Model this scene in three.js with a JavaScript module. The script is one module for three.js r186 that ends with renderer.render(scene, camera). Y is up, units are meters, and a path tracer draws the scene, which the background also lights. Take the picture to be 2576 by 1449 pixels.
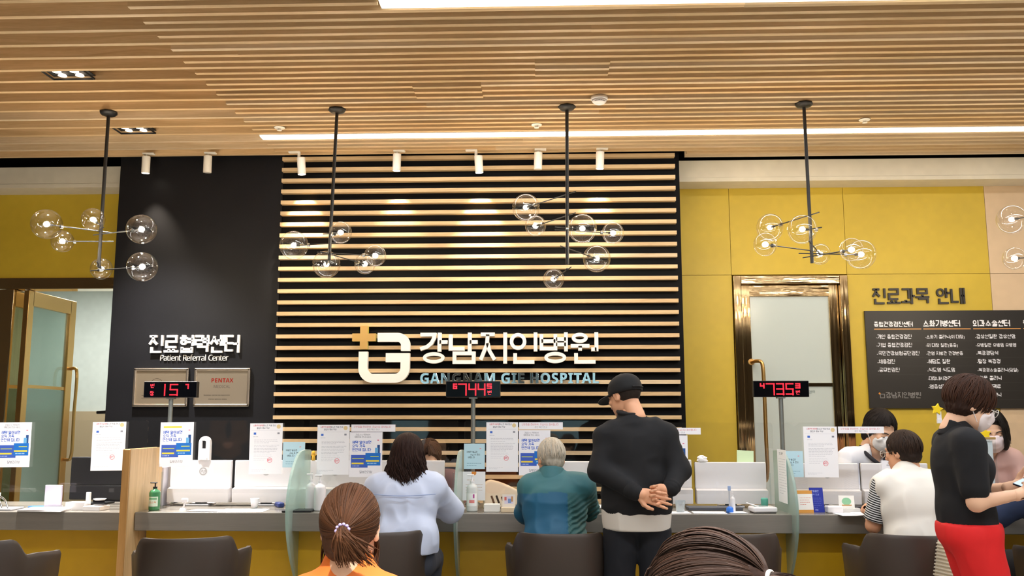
import * as THREE from 'three';
import { mergeGeometries, mergeVertices, toCreasedNormals } from 'three/addons/utils/BufferGeometryUtils.js';
import { RoundedBoxGeometry } from 'three/addons/geometries/RoundedBoxGeometry.js';
import { TextGeometry } from 'three/addons/geometries/TextGeometry.js';
import { FontLoader } from 'three/addons/loaders/FontLoader.js';
import { RectAreaLightUniformsLib } from 'three/addons/lights/RectAreaLightUniformsLib.js';

// ---------------------------------------------------------------- camera, exposure, large lights
const scene = new THREE.Scene();
const camera = new THREE.PerspectiveCamera(34.97, 2576 / 1449, 0.05, 60);
camera.position.set(0, 1.36, 0);
camera.rotation.order = 'YXZ';
camera.rotation.set(THREE.MathUtils.degToRad(8.15), THREE.MathUtils.degToRad(2.1), 0);
const renderer = new THREE.WebGLRenderer({ antialias: true });
renderer.toneMapping = THREE.LinearToneMapping;
renderer.toneMappingExposure = 1.78;
renderer.shadowMap.enabled = true;
RectAreaLightUniformsLib.init();
scene.background = new THREE.Color().setRGB(0.75, 0.95, 1.2);     // bright daylight outside the entrance glazing behind the camera

const CEIL = 3.66;          // underside of the ceiling slats
const WARM = new THREE.Color(1.0, 0.975, 0.94), NEUTRAL = new THREE.Color(0.9, 0.965, 1.04);
// ceiling strip lights: [x0, x1, z]; the first two are in view, the others go on over the waiting hall behind the camera
const STRIPS = [[-0.92, 6.2, -4.815], [-2.34, 6.2, -7.215], [-2.36, 5.5, -2.4], [-2.36, 5.5, 0.2], [-2.36, 5.5, 2.8], [-2.36, 5.5, 5.2]];
const STRIP_POWER = [31, 5.2, 36, 8, 4, 3];

// ---------------------------------------------------------------- helpers
const used = new Map();
function numbered(n) { const k = used.get(n) || 0; used.set(n, k + 1); return k ? n + '_' + String(k).padStart(3, '0') : n; }
function tag(o, label, category, group) { o.userData.label = label; o.userData.category = category; if (group) o.userData.group = group; return o; }
function thing(name, label, category, p = [0, 0, 0], turn = 0, group) {
  const o = new THREE.Group(); o.name = numbered(name); o.position.set(...p); o.rotation.y = turn; scene.add(o); return tag(o, label, category, group);
}
function part(parent, name, geo, mat, p, label) {
  const m = new THREE.Mesh(geo, mat); m.name = name; if (p) m.position.set(...p); m.castShadow = m.receiveShadow = true; if (label) m.userData.label = label; parent.add(m); return m;
}
function single(name, label, category, geo, mat, p = [0, 0, 0], group) {
  const m = new THREE.Mesh(geo, mat); m.name = numbered(name); m.position.set(...p); m.castShadow = m.receiveShadow = true; scene.add(m); return tag(m, label, category, group);
}
function struct(name, geo, mat, p = [0, 0, 0], label) {
  const m = new THREE.Mesh(geo, mat); m.name = numbered(name); m.position.set(...p); m.castShadow = m.receiveShadow = true; m.userData.kind = 'structure'; if (label) m.userData.label = label; scene.add(m); return m;
}
let seed = 7;
function rnd() { seed = (seed + 0x6d2b79f5) | 0; let t = Math.imul(seed ^ (seed >>> 15), 1 | seed); t = (t + Math.imul(t ^ (t >>> 7), 61 | t)) ^ t; return ((t ^ (t >>> 14)) >>> 0) / 4294967296; }
const rr = (a, b) => a + (b - a) * rnd();
const clamp = (x, a, b) => Math.min(b, Math.max(a, x)), mix = (a, b, t) => a + (b - a) * t;
// value noise in 3D
function h3(x, y, z) { let n = Math.imul(x, 374761393) ^ Math.imul(y, 668265263) ^ Math.imul(z, 2147483647 ^ 0x5bd1e995); n = Math.imul(n ^ (n >>> 13), 1274126177); return ((n ^ (n >>> 16)) >>> 0) / 4294967295; }
function noise(x, y, z) {
  const i = Math.floor(x), j = Math.floor(y), k = Math.floor(z); let u = x - i, v = y - j, w = z - k; u = u * u * (3 - 2 * u); v = v * v * (3 - 2 * v); w = w * w * (3 - 2 * w);
  const L = (a, b, t) => a + (b - a) * t;
  return L(L(L(h3(i, j, k), h3(i + 1, j, k), u), L(h3(i, j + 1, k), h3(i + 1, j + 1, k), u), v), L(L(h3(i, j, k + 1), h3(i + 1, j, k + 1), u), L(h3(i, j + 1, k + 1), h3(i + 1, j + 1, k + 1), u), v), w) * 2 - 1;
}
// box with uv in metres, u along its longest side
function box(w, h, d, ou = 0, ov = 0) {
  const g = new THREE.BoxGeometry(w, h, d), p = g.attributes.position, n = g.attributes.normal, uv = g.attributes.uv;
  const ax = w >= h && w >= d ? 0 : h >= d ? 1 : 2;
  for (let i = 0; i < p.count; i++) {
    const c = [p.getX(i), p.getY(i), p.getZ(i)], nn = [Math.abs(n.getX(i)), Math.abs(n.getY(i)), Math.abs(n.getZ(i))];
    const o = [0, 1, 2].filter((k) => nn[k] < 0.5);
    let a = o[0], b = o[1]; if (b === ax) [a, b] = [b, a];
    uv.setXY(i, c[a] + ou, c[b] + ov + (nn[0] > 0.5 ? 0.37 : nn[1] > 0.5 ? 0.11 : 0));
  }
  return g;
}
const rbox = (w, h, d, r = 0.01, s = 2) => new RoundedBoxGeometry(w, h, d, s, Math.min(r, w / 2.01, h / 2.01, d / 2.01));
const cyl = (r0, r1, h, s = 24) => new THREE.CylinderGeometry(r0, r1, h, s);
const T = (g, x = 0, y = 0, z = 0, rx = 0, ry = 0, rz = 0) => { if (rx) g.rotateX(rx); if (ry) g.rotateY(ry); if (rz) g.rotateZ(rz); return g.translate(x, y, z); };
const merge = (l) => mergeGeometries(l.map((g) => { const q = g.index ? g.toNonIndexed() : g; for (const k of Object.keys(q.attributes)) if (!['position', 'normal', 'uv'].includes(k)) q.deleteAttribute(k); if (!q.attributes.uv) q.setAttribute('uv', new THREE.BufferAttribute(new Float32Array(q.attributes.position.count * 2), 2)); return q; }));
const tube = (pts, r, seg = 24, rs = 8, closed = false) => new THREE.TubeGeometry(new THREE.CatmullRomCurve3(pts.map((p) => new THREE.Vector3(...p)), closed, 'centripetal'), seg, r, rs, closed);
function rod(a, b, r, s = 10) { const A = new THREE.Vector3(...a), B = new THREE.Vector3(...b), d = B.clone().sub(A), g = new THREE.CylinderGeometry(r, r, d.length(), s); g.applyQuaternion(new THREE.Quaternion().setFromUnitVectors(new THREE.Vector3(0, 1, 0), d.clone().normalize())); g.translate((A.x + B.x) / 2, (A.y + B.y) / 2, (A.z + B.z) / 2); return g; }
const lathe = (pts, s = 32) => new THREE.LatheGeometry(pts.map((p) => new THREE.Vector2(...p)), s);
// flat sheet with thickness whose front carries a print (front face z+)
function printed(parent, name, w, h, t, mat, back, p, label) {
  const g = new THREE.BoxGeometry(w, h, t); const m = new THREE.Mesh(g, [back, back, back, back, mat, back]); m.name = name; m.position.set(...p); m.castShadow = m.receiveShadow = true; if (label) m.userData.label = label; if (parent) parent.add(m); return m;
}

// ---------------------------------------------------------------- textures and materials
function dataTex(w, h, f, srgb = true) {
  const d = new Uint8Array(w * h * 4);
  for (let y = 0; y < h; y++) for (let x = 0; x < w; x++) { const c = f(x / w, y / h, x, y), i = (y * w + x) * 4; d[i] = clamp(c[0], 0, 255); d[i + 1] = clamp(c[1], 0, 255); d[i + 2] = clamp(c[2], 0, 255); d[i + 3] = 255; }
  const t = new THREE.DataTexture(d, w, h); t.magFilter = THREE.LinearFilter; t.minFilter = THREE.LinearMipmapLinearFilter; t.generateMipmaps = true; t.wrapS = t.wrapT = THREE.RepeatWrapping; if (srgb) t.colorSpace = THREE.SRGBColorSpace; t.needsUpdate = true; return t;
}
const per = (x, n) => ((x % n) + n) % n;
function pnoise(u, v, nu, nv, s) { // periodic value noise
  const x = u * nu, y = v * nv, i = Math.floor(x), j = Math.floor(y); let a = x - i, b = y - j; a = a * a * (3 - 2 * a); b = b * b * (3 - 2 * b);
  const H = (p, q) => h3(per(p, nu), per(q, nv), s);
  return mix(mix(H(i, j), H(i + 1, j), a), mix(H(i, j + 1), H(i + 1, j + 1), a), b);
}
function woodTex(base, dark, s) {
  return dataTex(1024, 512, (u, v) => {
    const warp = pnoise(u, v, 4, 6, s) * 0.05 + pnoise(u, v, 9, 20, s + 1) * 0.015;
    const g = pnoise(u, v + warp, 3, 60, s + 2) * 0.5 + pnoise(u, v + warp, 8, 160, s + 3) * 0.3 + pnoise(u, v, 60, 256, s + 4) * 0.2;
    const k = clamp((g - 0.3) * 1.6, 0, 1), b = pnoise(u, v, 2, 3, s + 5) * 0.12 - 0.06;
    return base.map((c, i) => mix(c, dark[i], k) * (1 + b));
  });
}
const oakTex = woodTex([208, 187, 156], [183, 160, 126], 11);
oakTex.repeat.set(0.5, 1);
const oak2 = oakTex.clone(); oak2.offset.set(0.37, 0.31); oak2.repeat.set(0.5, 1);
const grainTex = dataTex(256, 256, (u, v, x, y) => { const n = pnoise(u, v, 64, 64, 3) * 0.5 + pnoise(u, v, 16, 16, 4) * 0.5, c = 118 + 20 * n; return [c, c, c]; }, false);
grainTex.repeat.set(8, 8);
const plasterTex = dataTex(512, 512, (u, v) => { const n = 246 + 9 * (pnoise(u, v, 6, 6, 21) - 0.5) + 7 * (pnoise(u, v, 40, 40, 22) - 0.5); return [n, n, n]; });
plasterTex.repeat.set(0.5, 0.5);
const cleanTex = dataTex(512, 512, (u, v) => { const n = 240 + 14 * (pnoise(u, v, 5, 5, 31) - 0.5) + 10 * (pnoise(u, v, 90, 90, 32) - 0.5); return [n, n, n]; });
const waveTex = dataTex(256, 256, (u, v) => { const n = 128 + 110 * (pnoise(u, v, 3, 4, 61) - 0.5) + 40 * (pnoise(u, v, 9, 7, 62) - 0.5); return [n, n, n]; }, false); waveTex.repeat.set(1.2, 1.2);
const S = (color, roughness = 0.6, o = {}) => new THREE.MeshStandardMaterial({ color, roughness, ...o });
const P = (color, roughness = 0.5, o = {}) => new THREE.MeshPhysicalMaterial({ color, roughness, ...o });
const M = {
  oakA: S(0xffffff, 0.55, { map: oakTex }), oakB: S(0xf3ead9, 0.55, { map: oak2 }), oakC: S(0xfff4e2, 0.5, { map: oakTex }),
  panelWood: S(0xfff2dc, 0.45, { map: oak2 }), panelEdge: S(0xecc78e, 0.5, { map: oakTex }),
  black: S(0x0d0d10, 0.7), charcoal: P(0x1b1b1e, 0.46, { map: cleanTex, specularIntensity: 0.35 }), slatBack: P(0x040406, 0.55, { specularIntensity: 0.25 }),
  yellow: S(0xcfb134, 0.5, { map: plasterTex }), yellowDeep: S(0xd8a914, 0.42, { map: plasterTex }), beigeWall: S(0xdcc09c, 0.6, { map: plasterTex }),
  soffit: S(0xe4dcc8, 0.7, { map: plasterTex }), corridor: S(0xe6ebe6, 0.7, { map: plasterTex }), wainscot: S(0xbfa98a, 0.6), floor: S(0x98928a, 0.35, { map: plasterTex }), hall: S(0x544e46, 0.8, { map: plasterTex }),
  brass: S(0xcdb184, 0.07, { metalness: 1, bumpMap: waveTex, bumpScale: 0.0018 }), brassSoft: S(0xd8ae6c, 0.28, { metalness: 1 }), steel: S(0xc9bdae, 0.32, { metalness: 1 }), chrome: S(0xdfe6e8, 0.06, { metalness: 1 }), greyMetal: S(0x9aa09e, 0.35, { metalness: 0.8 }),
  blackMetal: S(0x101011, 0.45), whiteMetal: S(0xe9e4da, 0.4), signWhite: S(0xf2eeea, 0.5), gold: S(0xc6a05e, 0.35, { metalness: 0.25 }), goldSide: S(0xd9cf6a, 0.3), letterBlack: S(0x2b2620, 0.5),
  worktop: S(0x8a847b, 0.22, { map: cleanTex }), chair: P(0x40362f, 0.42, { bumpMap: grainTex, bumpScale: 0.0006 }), darkPlastic: S(0x17171a, 0.4), whitePlastic: P(0xeae8ea, 0.35, { clearcoat: 0.25 }), greyPlastic: S(0xbfc0c6, 0.45), paper: S(0xf6f5f7, 0.8), 
  frost: P(0xcfe2dc, 0.34, { transmission: 0.72, thickness: 0, ior: 1.45 }), acrylic: P(0xffffff, 0.03, { transmission: 1, thickness: 0, ior: 1.45 }), clear: P(0xf4f8f8, 0.05, { transmission: 1, thickness: 0, ior: 1.4 }),
  doorGlass: P(0xdfe9e6, 0.22, { transmission: 0.35, thickness: 0, ior: 1.45 }), clearGlass: P(0xd5e2dc, 0.04, { transmission: 0.9, thickness: 0, ior: 1.5 }),
  globe: P(0xffffff, 0.01, { transmission: 1, thickness: 0, ior: 1.9 }),
  skin: P(0xd9a07c, 0.55, { sheen: 0.2 }), skinPale: P(0xe6b898, 0.55, { sheen: 0.2 }),
};
const glow = (hex, k) => { const m = S(0x000000, 0.6); m.emissive = new THREE.Color(hex); m.emissiveIntensity = k; return m; };

// ---------------------------------------------------------------- Korean lettering drawn from strokes (unit cell, y up)
const LI = 'ㄱㄲㄴㄷㄸㄹㅁㅂㅃㅅㅆㅇㅈㅉㅊㅋㅌㅍㅎ', VI = 'ㅏㅐㅑㅒㅓㅔㅕㅖㅗㅘㅙㅚㅛㅜㅝㅞㅟㅠㅡㅢㅣ', TI = ' ㄱㄲㄳㄴㄵㄶㄷㄹㄺㄻㄼㄽㄾㄿㅀㅁㅂㅄㅅㅆㅇㅈㅊㅋㅌㅍㅎ';
const JAMO = {
  ㄱ: [[[0, 1], [1, 1], [0.97, 0.72], [0.8, 0.4], [0.5, 0.15], [0, -0.02]]], 'ㄱ_': [[[0, 1], [1, 1], [1, 0]]], ㄴ: [[[0, 1], [0, 0], [1, 0]]], ㄷ: [[[1, 1], [0, 1], [0, 0], [1, 0]]], ㄹ: [[[0, 1], [1, 1], [1, 0.5], [0, 0.5], [0, 0], [1, 0]]],
  ㅁ: [[[0, 0], [0, 1], [1, 1], [1, 0], [0, 0]]], ㅂ: [[[0, 1], [0, 0], [1, 0], [1, 1]], [[0, 0.52], [1, 0.52]]], ㅅ: [[[0.5, 1], [0.44, 0.6], [0, 0]], [[0.5, 0.72], [0.62, 0.4], [1, 0]]], ㅇ: ['o', 0.5, 0.5, 0.5, 0.5],
  ㅈ: [[[0, 1], [1, 1]], [[0.5, 1], [0.44, 0.6], [0, 0]], [[0.5, 0.66], [0.62, 0.36], [1, 0]]], ㅊ: [[[0.3, 1], [0.7, 1]], [[0, 0.78], [1, 0.78]], [[0.5, 0.78], [0.42, 0.45], [0, 0]], [[0.5, 0.5], [1, 0]]],
  ㅋ: [[[0, 1], [1, 1], [0.95, 0.5], [0.4, 0]], [[0, 0.55], [0.95, 0.55]]], ㅌ: [[[1, 1], [0, 1], [0, 0], [1, 0]], [[0, 0.5], [1, 0.5]]], ㅍ: [[[0, 1], [1, 1]], [[0, 0], [1, 0]], [[0.28, 1], [0.28, 0]], [[0.72, 1], [0.72, 0]]],
  ㅎ: [[[0.25, 1], [0.75, 1]], [[0, 0.76], [1, 0.76]], 'o', 0.5, 0.27, 0.36, 0.27],
};
function hangulChar(ch) { // -> list of polylines or rings {c, r}
  const code = ch.charCodeAt(0) - 0xac00; if (code < 0 || code > 11171) return null;
  const l = LI[Math.floor(code / 588)], v = VI[Math.floor((code % 588) / 28)], t = TI[code % 28], out = [];
  const put = (j, x0, y0, x1, y1, bottom) => {
    const d = JAMO[bottom && j === 'ㄱ' ? 'ㄱ_' : j] || JAMO['ㅂ']; const X = (x) => mix(x0, x1, x), Y = (y) => mix(y0, y1, y);
    for (let i = 0; i < d.length; i++) if (d[i] === 'o') { out.push({ c: [X(d[i + 1]), Y(d[i + 2])], r: [(x1 - x0) * d[i + 3], (y1 - y0) * d[i + 4]] }); i += 4; } else if (Array.isArray(d[i])) out.push(d[i].map(([x, y]) => [X(x), Y(y)]));
  };
  const b = t === ' ' ? 0.06 : 0.42, top = 0.94;
  const vert = 'ㅏㅐㅑㅒㅓㅔㅕㅖㅣ'.includes(v), hor = 'ㅗㅛㅜㅠㅡ'.includes(v);
  const line = (...p) => out.push(p);
  const vstem = (k, x0, x1, y0, y1) => { const m = (y0 + y1) / 2, g = (y1 - y0) * 0.14; // vertical vowel in a slot
    if (k === 'ㅣ') line([x1 - 0.06, y1], [x1 - 0.06, y0]);
    if ('ㅏㅑ'.includes(k)) { const s = x0 + 0.1; line([s, y1], [s, y0]); if (k === 'ㅏ') line([s, m], [x1 + 0.03, m]); else { line([s, m + g], [x1 + 0.03, m + g]); line([s, m - g], [x1 + 0.03, m - g]); } }
    if ('ㅓㅕ'.includes(k)) { const s = x1 - 0.06; line([s, y1], [s, y0]); if (k === 'ㅓ') line([x0 - 0.06, m], [s, m]); else { line([x0 - 0.06, m + g], [s, m + g]); line([x0 - 0.06, m - g], [s, m - g]); } }
    if ('ㅔㅖ'.includes(k)) { line([x1 - 0.02, y1], [x1 - 0.02, y0]); line([x1 - 0.2, y1], [x1 - 0.2, y0]); line([x0 - 0.1, m], [x1 - 0.2, m]); }
    if ('ㅐㅒ'.includes(k)) { line([x1 - 0.02, y1], [x1 - 0.02, y0]); line([x1 - 0.22, y1], [x1 - 0.22, y0]); line([x1 - 0.22, m], [x1 - 0.02, m]); } };
  const hstem = (k, x0, x1, y) => { const m = (x0 + x1) / 2; line([x0, y], [x1, y]); if (k === 'ㅗ') line([m, y], [m, y + 0.14]); if (k === 'ㅛ') { line([m - 0.15, y], [m - 0.15, y + 0.14]); line([m + 0.15, y], [m + 0.15, y + 0.14]); } if (k === 'ㅜ') line([m, y], [m, y - 0.15]); if (k === 'ㅠ') { line([m - 0.15, y], [m - 0.15, y - 0.15]); line([m + 0.15, y], [m + 0.15, y - 0.15]); } };
  if (vert) { put(l, 0.06, b + 0.06, 0.54, top, false); vstem(v, 0.62, 0.96, t === ' ' ? 0.0 : b - 0.03, 1.0); }
  else if (hor) { const hi = 'ㅗㅛㅡ'.includes(v); put(l, 0.18, b + (hi ? 0.26 : 0.3), 0.82, top, true); hstem(v, 0.02, 0.98, hi ? b + 0.02 : b + 0.15); }
  else { const parts = { ㅘ: 'ㅗㅏ', ㅙ: 'ㅗㅐ', ㅚ: 'ㅗㅣ', ㅝ: 'ㅜㅓ', ㅞ: 'ㅜㅔ', ㅟ: 'ㅜㅣ', ㅢ: 'ㅡㅣ' }[v]; put(l, 0.1, b + 0.28, 0.56, top, true); hstem(parts[0], 0.02, 0.66, parts[0] === 'ㅜ' ? b + 0.14 : b + 0.06); vstem(parts[1], 0.66, 0.96, t === ' ' ? 0 : b - 0.03, 1.0); if (parts[1] === 'ㅓ') { out.pop(); line([0.72, b + 0.03], [0.9, b + 0.03]); } }
  if (t !== ' ') put(t, 0.2, 0.05, 0.86, 0.33, true);
  return out;
}
function strokeShape(p, w) { // mitred outline of a polyline
  const n = p.length, L = [], R = [], closed = n > 2 && p[0][0] === p[n - 1][0] && p[0][1] === p[n - 1][1];
  for (let i = 0; i < n; i++) {
    let a = i ? p[i - 1] : closed ? p[n - 2] : null, b = i < n - 1 ? p[i + 1] : closed ? p[1] : null; const c = p[i];
    const d = (q, r) => { const l = Math.hypot(r[0] - q[0], r[1] - q[1]); return [(r[0] - q[0]) / l, (r[1] - q[1]) / l]; };
    const d0 = a ? d(a, c) : d(c, b), d1 = b ? d(c, b) : d(a, c), n0 = [-d0[1], d0[0]], n1 = [-d1[1], d1[0]];
    let m = [n0[0] + n1[0], n0[1] + n1[1]]; const ml = Math.hypot(...m); m = [m[0] / ml, m[1] / ml]; const s = Math.min(w / 2 / Math.max(0.35, m[0] * n0[0] + m[1] * n0[1]), w);
    L.push([c[0] + m[0] * s, c[1] + m[1] * s]); R.push([c[0] - m[0] * s, c[1] - m[1] * s]);
  }
  const mk = (pts) => pts.map((q) => new THREE.Vector2(q[0], q[1]));
  if (closed) { const A = L.slice(0, -1), B = R.slice(0, -1); const area = (q) => q.reduce((s, c, i) => s + c[0] * q[(i + 1) % q.length][1] - c[1] * q[(i + 1) % q.length][0], 0); const [o, h] = Math.abs(area(A)) > Math.abs(area(B)) ? [A, B] : [B, A]; const sh = new THREE.Shape(mk(o)); sh.holes.push(new THREE.Path(mk(h))); return sh; }
  return new THREE.Shape(mk([...L, ...R.reverse()]));
}
function hangulGeo(ch, size, wx, depth, narrow = 1) {
  const g = []; for (const s of hangulChar(ch)) {
    let sh; const w = wx * size;
    if (s.c) { sh = new THREE.Shape(); sh.absellipse(s.c[0] * size * narrow, s.c[1] * size, s.r[0] * size * narrow + w * 0.35, s.r[1] * size + w * 0.35, 0, Math.PI * 2); const h = new THREE.Path(); h.absellipse(s.c[0] * size * narrow, s.c[1] * size, Math.max(0.004, s.r[0] * size * narrow - w * 0.6), Math.max(0.004, s.r[1] * size - w * 0.6), 0, Math.PI * 2); sh.holes.push(h); }
    else sh = strokeShape(s.map(([x, y]) => [x * size * narrow, y * size]), w);
    g.push(new THREE.ExtrudeGeometry(sh, { depth, bevelEnabled: false, curveSegments: 20 }));
  }
  return merge(g);
}
function drawText(ctx, str, x, y, size, weight, color, italic = 0) { // baseline y (canvas, downwards); Hangul from strokes, the rest from the font
  let cx = x; ctx.save(); ctx.lineCap = 'butt'; ctx.lineJoin = 'miter';
  for (const ch of str) {
    const s = hangulChar(ch);
    if (s) { ctx.strokeStyle = color; ctx.lineWidth = weight * size; for (const q of s) { ctx.beginPath(); if (q.c) ctx.ellipse(cx + q.c[0] * size * 0.92, y - q.c[1] * size, q.r[0] * size * 0.9, q.r[1] * size * 0.9, 0, 0, 6.2832); else q.forEach(([a, b], i) => (i ? ctx.lineTo : ctx.moveTo).call(ctx, cx + a * size * 0.92, y - b * size)); ctx.stroke(); } cx += size * 0.97; }
    else if (ch === ' ') cx += size * 0.35;
    else { ctx.fillStyle = color; ctx.font = `${weight > 0.1 ? 'bold ' : ''}${size}px sans-serif`; ctx.fillText(ch, cx, y); cx += ctx.measureText(ch).width; }
  }
  ctx.restore(); return cx - x;
}
function canvasTex(w, h, draw) { const c = document.createElement('canvas'); c.width = w; c.height = h; const ctx = c.getContext('2d'); draw(ctx, w, h); const t = new THREE.CanvasTexture(c); t.colorSpace = THREE.SRGBColorSpace; return t; }
const font = await new FontLoader().loadAsync('fonts/droid/droid_sans_bold.typeface.json');
const fontR = await new FontLoader().loadAsync('fonts/droid/droid_sans_regular.typeface.json');
// ================================================================ THE SETTING
// floor and hall
struct('floor', T(box(13.4, 0.1, 19), 0, 0, 0), M.floor, [0, -0.05, -2.0], 'pale polished stone floor');
struct('wall_back', merge([T(box(3.3, 3.8, 0.15), -4.95, 1.9, 7), T(box(1.0, 3.8, 0.15), -2.0, 1.9, 7), T(box(0.7, 3.8, 0.15), -0.45, 1.9, 7), T(box(5.1, 3.8, 0.15), 4.05, 1.9, 7), T(box(6.6, 1.1, 0.15), -0.5, 3.25, 7), T(box(6.6, 0.1, 0.15), -0.5, 0.05, 7)]), M.hall);
{ const g = [[-2.9, 0.8], [-1.15, 0.7], [0.7, 1.6]]; g.forEach(([x, w], i) => struct('window_' + (i + 1), box(w, 2.6, 0.02), M.clearGlass, [x, 1.4, 7], 'tall entrance glazing behind the seats')); }
struct('wall_outer', merge([T(box(13.6, 4.6, 0.1), 0, 2.2, -11.2), T(box(0.1, 4.6, 3.4), -6.75, 2.2, -9.6), T(box(0.1, 4.6, 3.4), 6.75, 2.2, -9.6), T(box(13.6, 0.1, 18.6), 0, 4.45, -2.0), T(box(0.1, 1.2, 15), -6.75, 4.0, -0.6), T(box(0.1, 1.2, 15), 6.75, 4.0, -0.6), T(box(13.6, 1.0, 0.1), 0, 4.0, 7.1), T(box(13.6, 0.1, 3.4), 0, -0.12, -9.6)]), M.black);
struct('wall_left', box(0.15, 3.9, 15), M.hall, [-6.6, 1.9, -0.6]);
struct('wall_right', box(0.15, 3.9, 15), M.hall, [6.6, 1.9, -0.6]);

// ceiling: a board with hanging oak slats, each slat a piece of its own
const ceiling = new THREE.Group(); ceiling.name = 'ceiling'; ceiling.userData.kind = 'structure'; ceiling.userData.label = 'oak slat ceiling with strip lights let in'; scene.add(ceiling);
part(ceiling, 'ceiling_board', merge([T(box(13.4, 0.06, 3.83), 0, 3.775, -5.815), T(box(5.45, 0.06, 0.25), 3.9, 3.775, -7.83)]), M.oakB);
{
  const mats = [M.oakA, M.oakB, M.oakC], geos = new Map();
  const slat = (x0, x1, z, dy = 0) => {
    const L = Math.round((x1 - x0) * 1000) / 1000, v = Math.floor(rnd() * 4), k = L + '_' + v; if (!geos.has(k)) geos.set(k, box(L, 0.085, 0.036, v * 0.83, v * 0.21));
    part(ceiling, 'ceiling_slat', geos.get(k), mats[Math.floor(rnd() * 3)], [(x0 + x1) / 2, CEIL + 0.0425 - dy, z]);
  };
  for (let k = 0; k < 40; k++) {
    const z = -7.71 + k * 0.1, sparse = k % 2 === 0; if (z > -3.95) break;
    let segs = [[sparse ? -6.5 : -2.345, 6.5, 0]];
    if (Math.abs(z + 7.21) < 0.01) continue;                                   // strip light lies here
    if (Math.abs(z + 4.81) < 0.01) segs = [[-2.345, -0.93, 0]];
    if (z < -5.62 && z > -5.95) segs = [[segs[0][0], -0.06, 0], [-0.06, 0.43, 0.006], [0.43, 6.5, -0.004]];     // a few boards sit a little low
    else if (z < -6.02 && z > -6.35) segs = [[segs[0][0], -0.92, 0], [-0.92, -0.44, 0.006], [-0.44, 6.5, -0.004]];
    else if (Math.abs(z + 5.71) < 0.06 || Math.abs(z + 5.51) < 0.06) segs = [[segs[0][0], -1.95, 0], [-1.95, 6.5, 0.002]];
    else if (Math.abs(z + 4.81) > 0.05 && rnd() < 0.5) { const c = rr(-1.5, 3); segs = [[segs[0][0], c, 0], [c, 6.5, 0.0015]]; }
    for (const [a, b, dy] of segs) slat(a, b, z, dy);
  }
  for (const z of [-7.81, -7.91]) slat(1.24, 6.5, z);
}
// ceiling over the hall behind the view
struct('ceiling_hall', box(13.4, 0.06, 10.9), M.oakB, [0, 3.72, 1.55]);
// dark void above the wall heads
struct('trim_void', box(13.4, 0.5, 0.1), M.black, [0, 3.85, -8.45]);
struct('trim_void', box(13.4, 0.06, 0.9), M.black, [0, 4.05, -8.1]);

// left yellow wall over the glass doors, with its pale bulkhead
struct('wall_rear_left', merge([T(box(2.9, 0.95, 0.12), -5.3, 3.13, -8.31)]), M.yellow);
const bulk = (x0, x1) => { const w = x1 - x0, c = (x0 + x1) / 2; return merge([T(box(w, 0.158, 0.3), c, 3.572, -8.15), T(box(w, 0.036, 0.296), c, 3.473, -8.142)]); };
struct('trim_bulkhead', bulk(-6.5, -3.85), M.soffit, [0, 0, 0], 'pale plaster bulkhead over the glass doors');
struct('trim_bulkhead', bulk(1.18, 6.5), M.soffit, [0, 0, 0], 'pale plaster bulkhead over the yellow wall');
// charcoal wall
struct('wall_rear_charcoal', box(1.47, 3.8, 0.5), M.charcoal, [-3.05, 1.85, -8.05], 'charcoal painted wall with the referral centre sign');
// slat wall: black board and individual oak slats
const slatWall = new THREE.Group(); slatWall.name = 'wall_rear_slats'; slatWall.userData.kind = 'structure'; slatWall.userData.label = 'black wall with horizontal oak slats behind the hospital sign'; scene.add(slatWall);
part(slatWall, 'black_board', box(3.50, 3.8, 0.5), M.slatBack, [-0.575, 1.85, -8.06]);
{
  const mats = [M.oakA, M.oakB, M.oakC], geos = [0, 1, 2, 3].map((v) => box(3.445, 0.032, 0.055, v * 0.71, v * 0.17));
  for (let k = 0; k < 33; k++) { const y = 3.634 - k * 0.0983; part(slatWall, 'wall_slat', geos[k % 4], mats[Math.floor(rnd() * 3)], [-0.591, y, -7.7775]); }
}
// right yellow wall made of panels with fine joints
const wallY = new THREE.Group(); wallY.name = 'wall_rear_yellow'; wallY.userData.kind = 'structure'; wallY.userData.label = 'mustard yellow panel wall with a brass framed door'; scene.add(wallY);
{
  const pan = (x0, x1, y0, y1, m) => part(wallY, 'wall_panel', box(x1 - x0 - 0.004, y1 - y0 - 0.004, 0.12), m, [(x0 + x1) / 2, (y0 + y1) / 2, -8.31]);
  pan(1.1, 1.687, 2.651, 3.6, M.yellow); pan(1.687, 2.72, 2.651, 3.6, M.yellow); pan(2.72, 3.987, 2.651, 3.6, M.yellow);
  pan(1.1, 1.69, 0, 2.651, M.yellow); pan(2.72, 3.987, 0, 2.651, M.yellow);
  pan(3.987, 6.5, 2.651, 3.6, M.beigeWall); pan(3.987, 6.5, 0, 2.651, M.beigeWall);
  part(wallY, 'joint_backing', box(5.5, 3.6, 0.04), M.yellowDeep, [4.2, 1.8, -8.40]);
}
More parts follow.
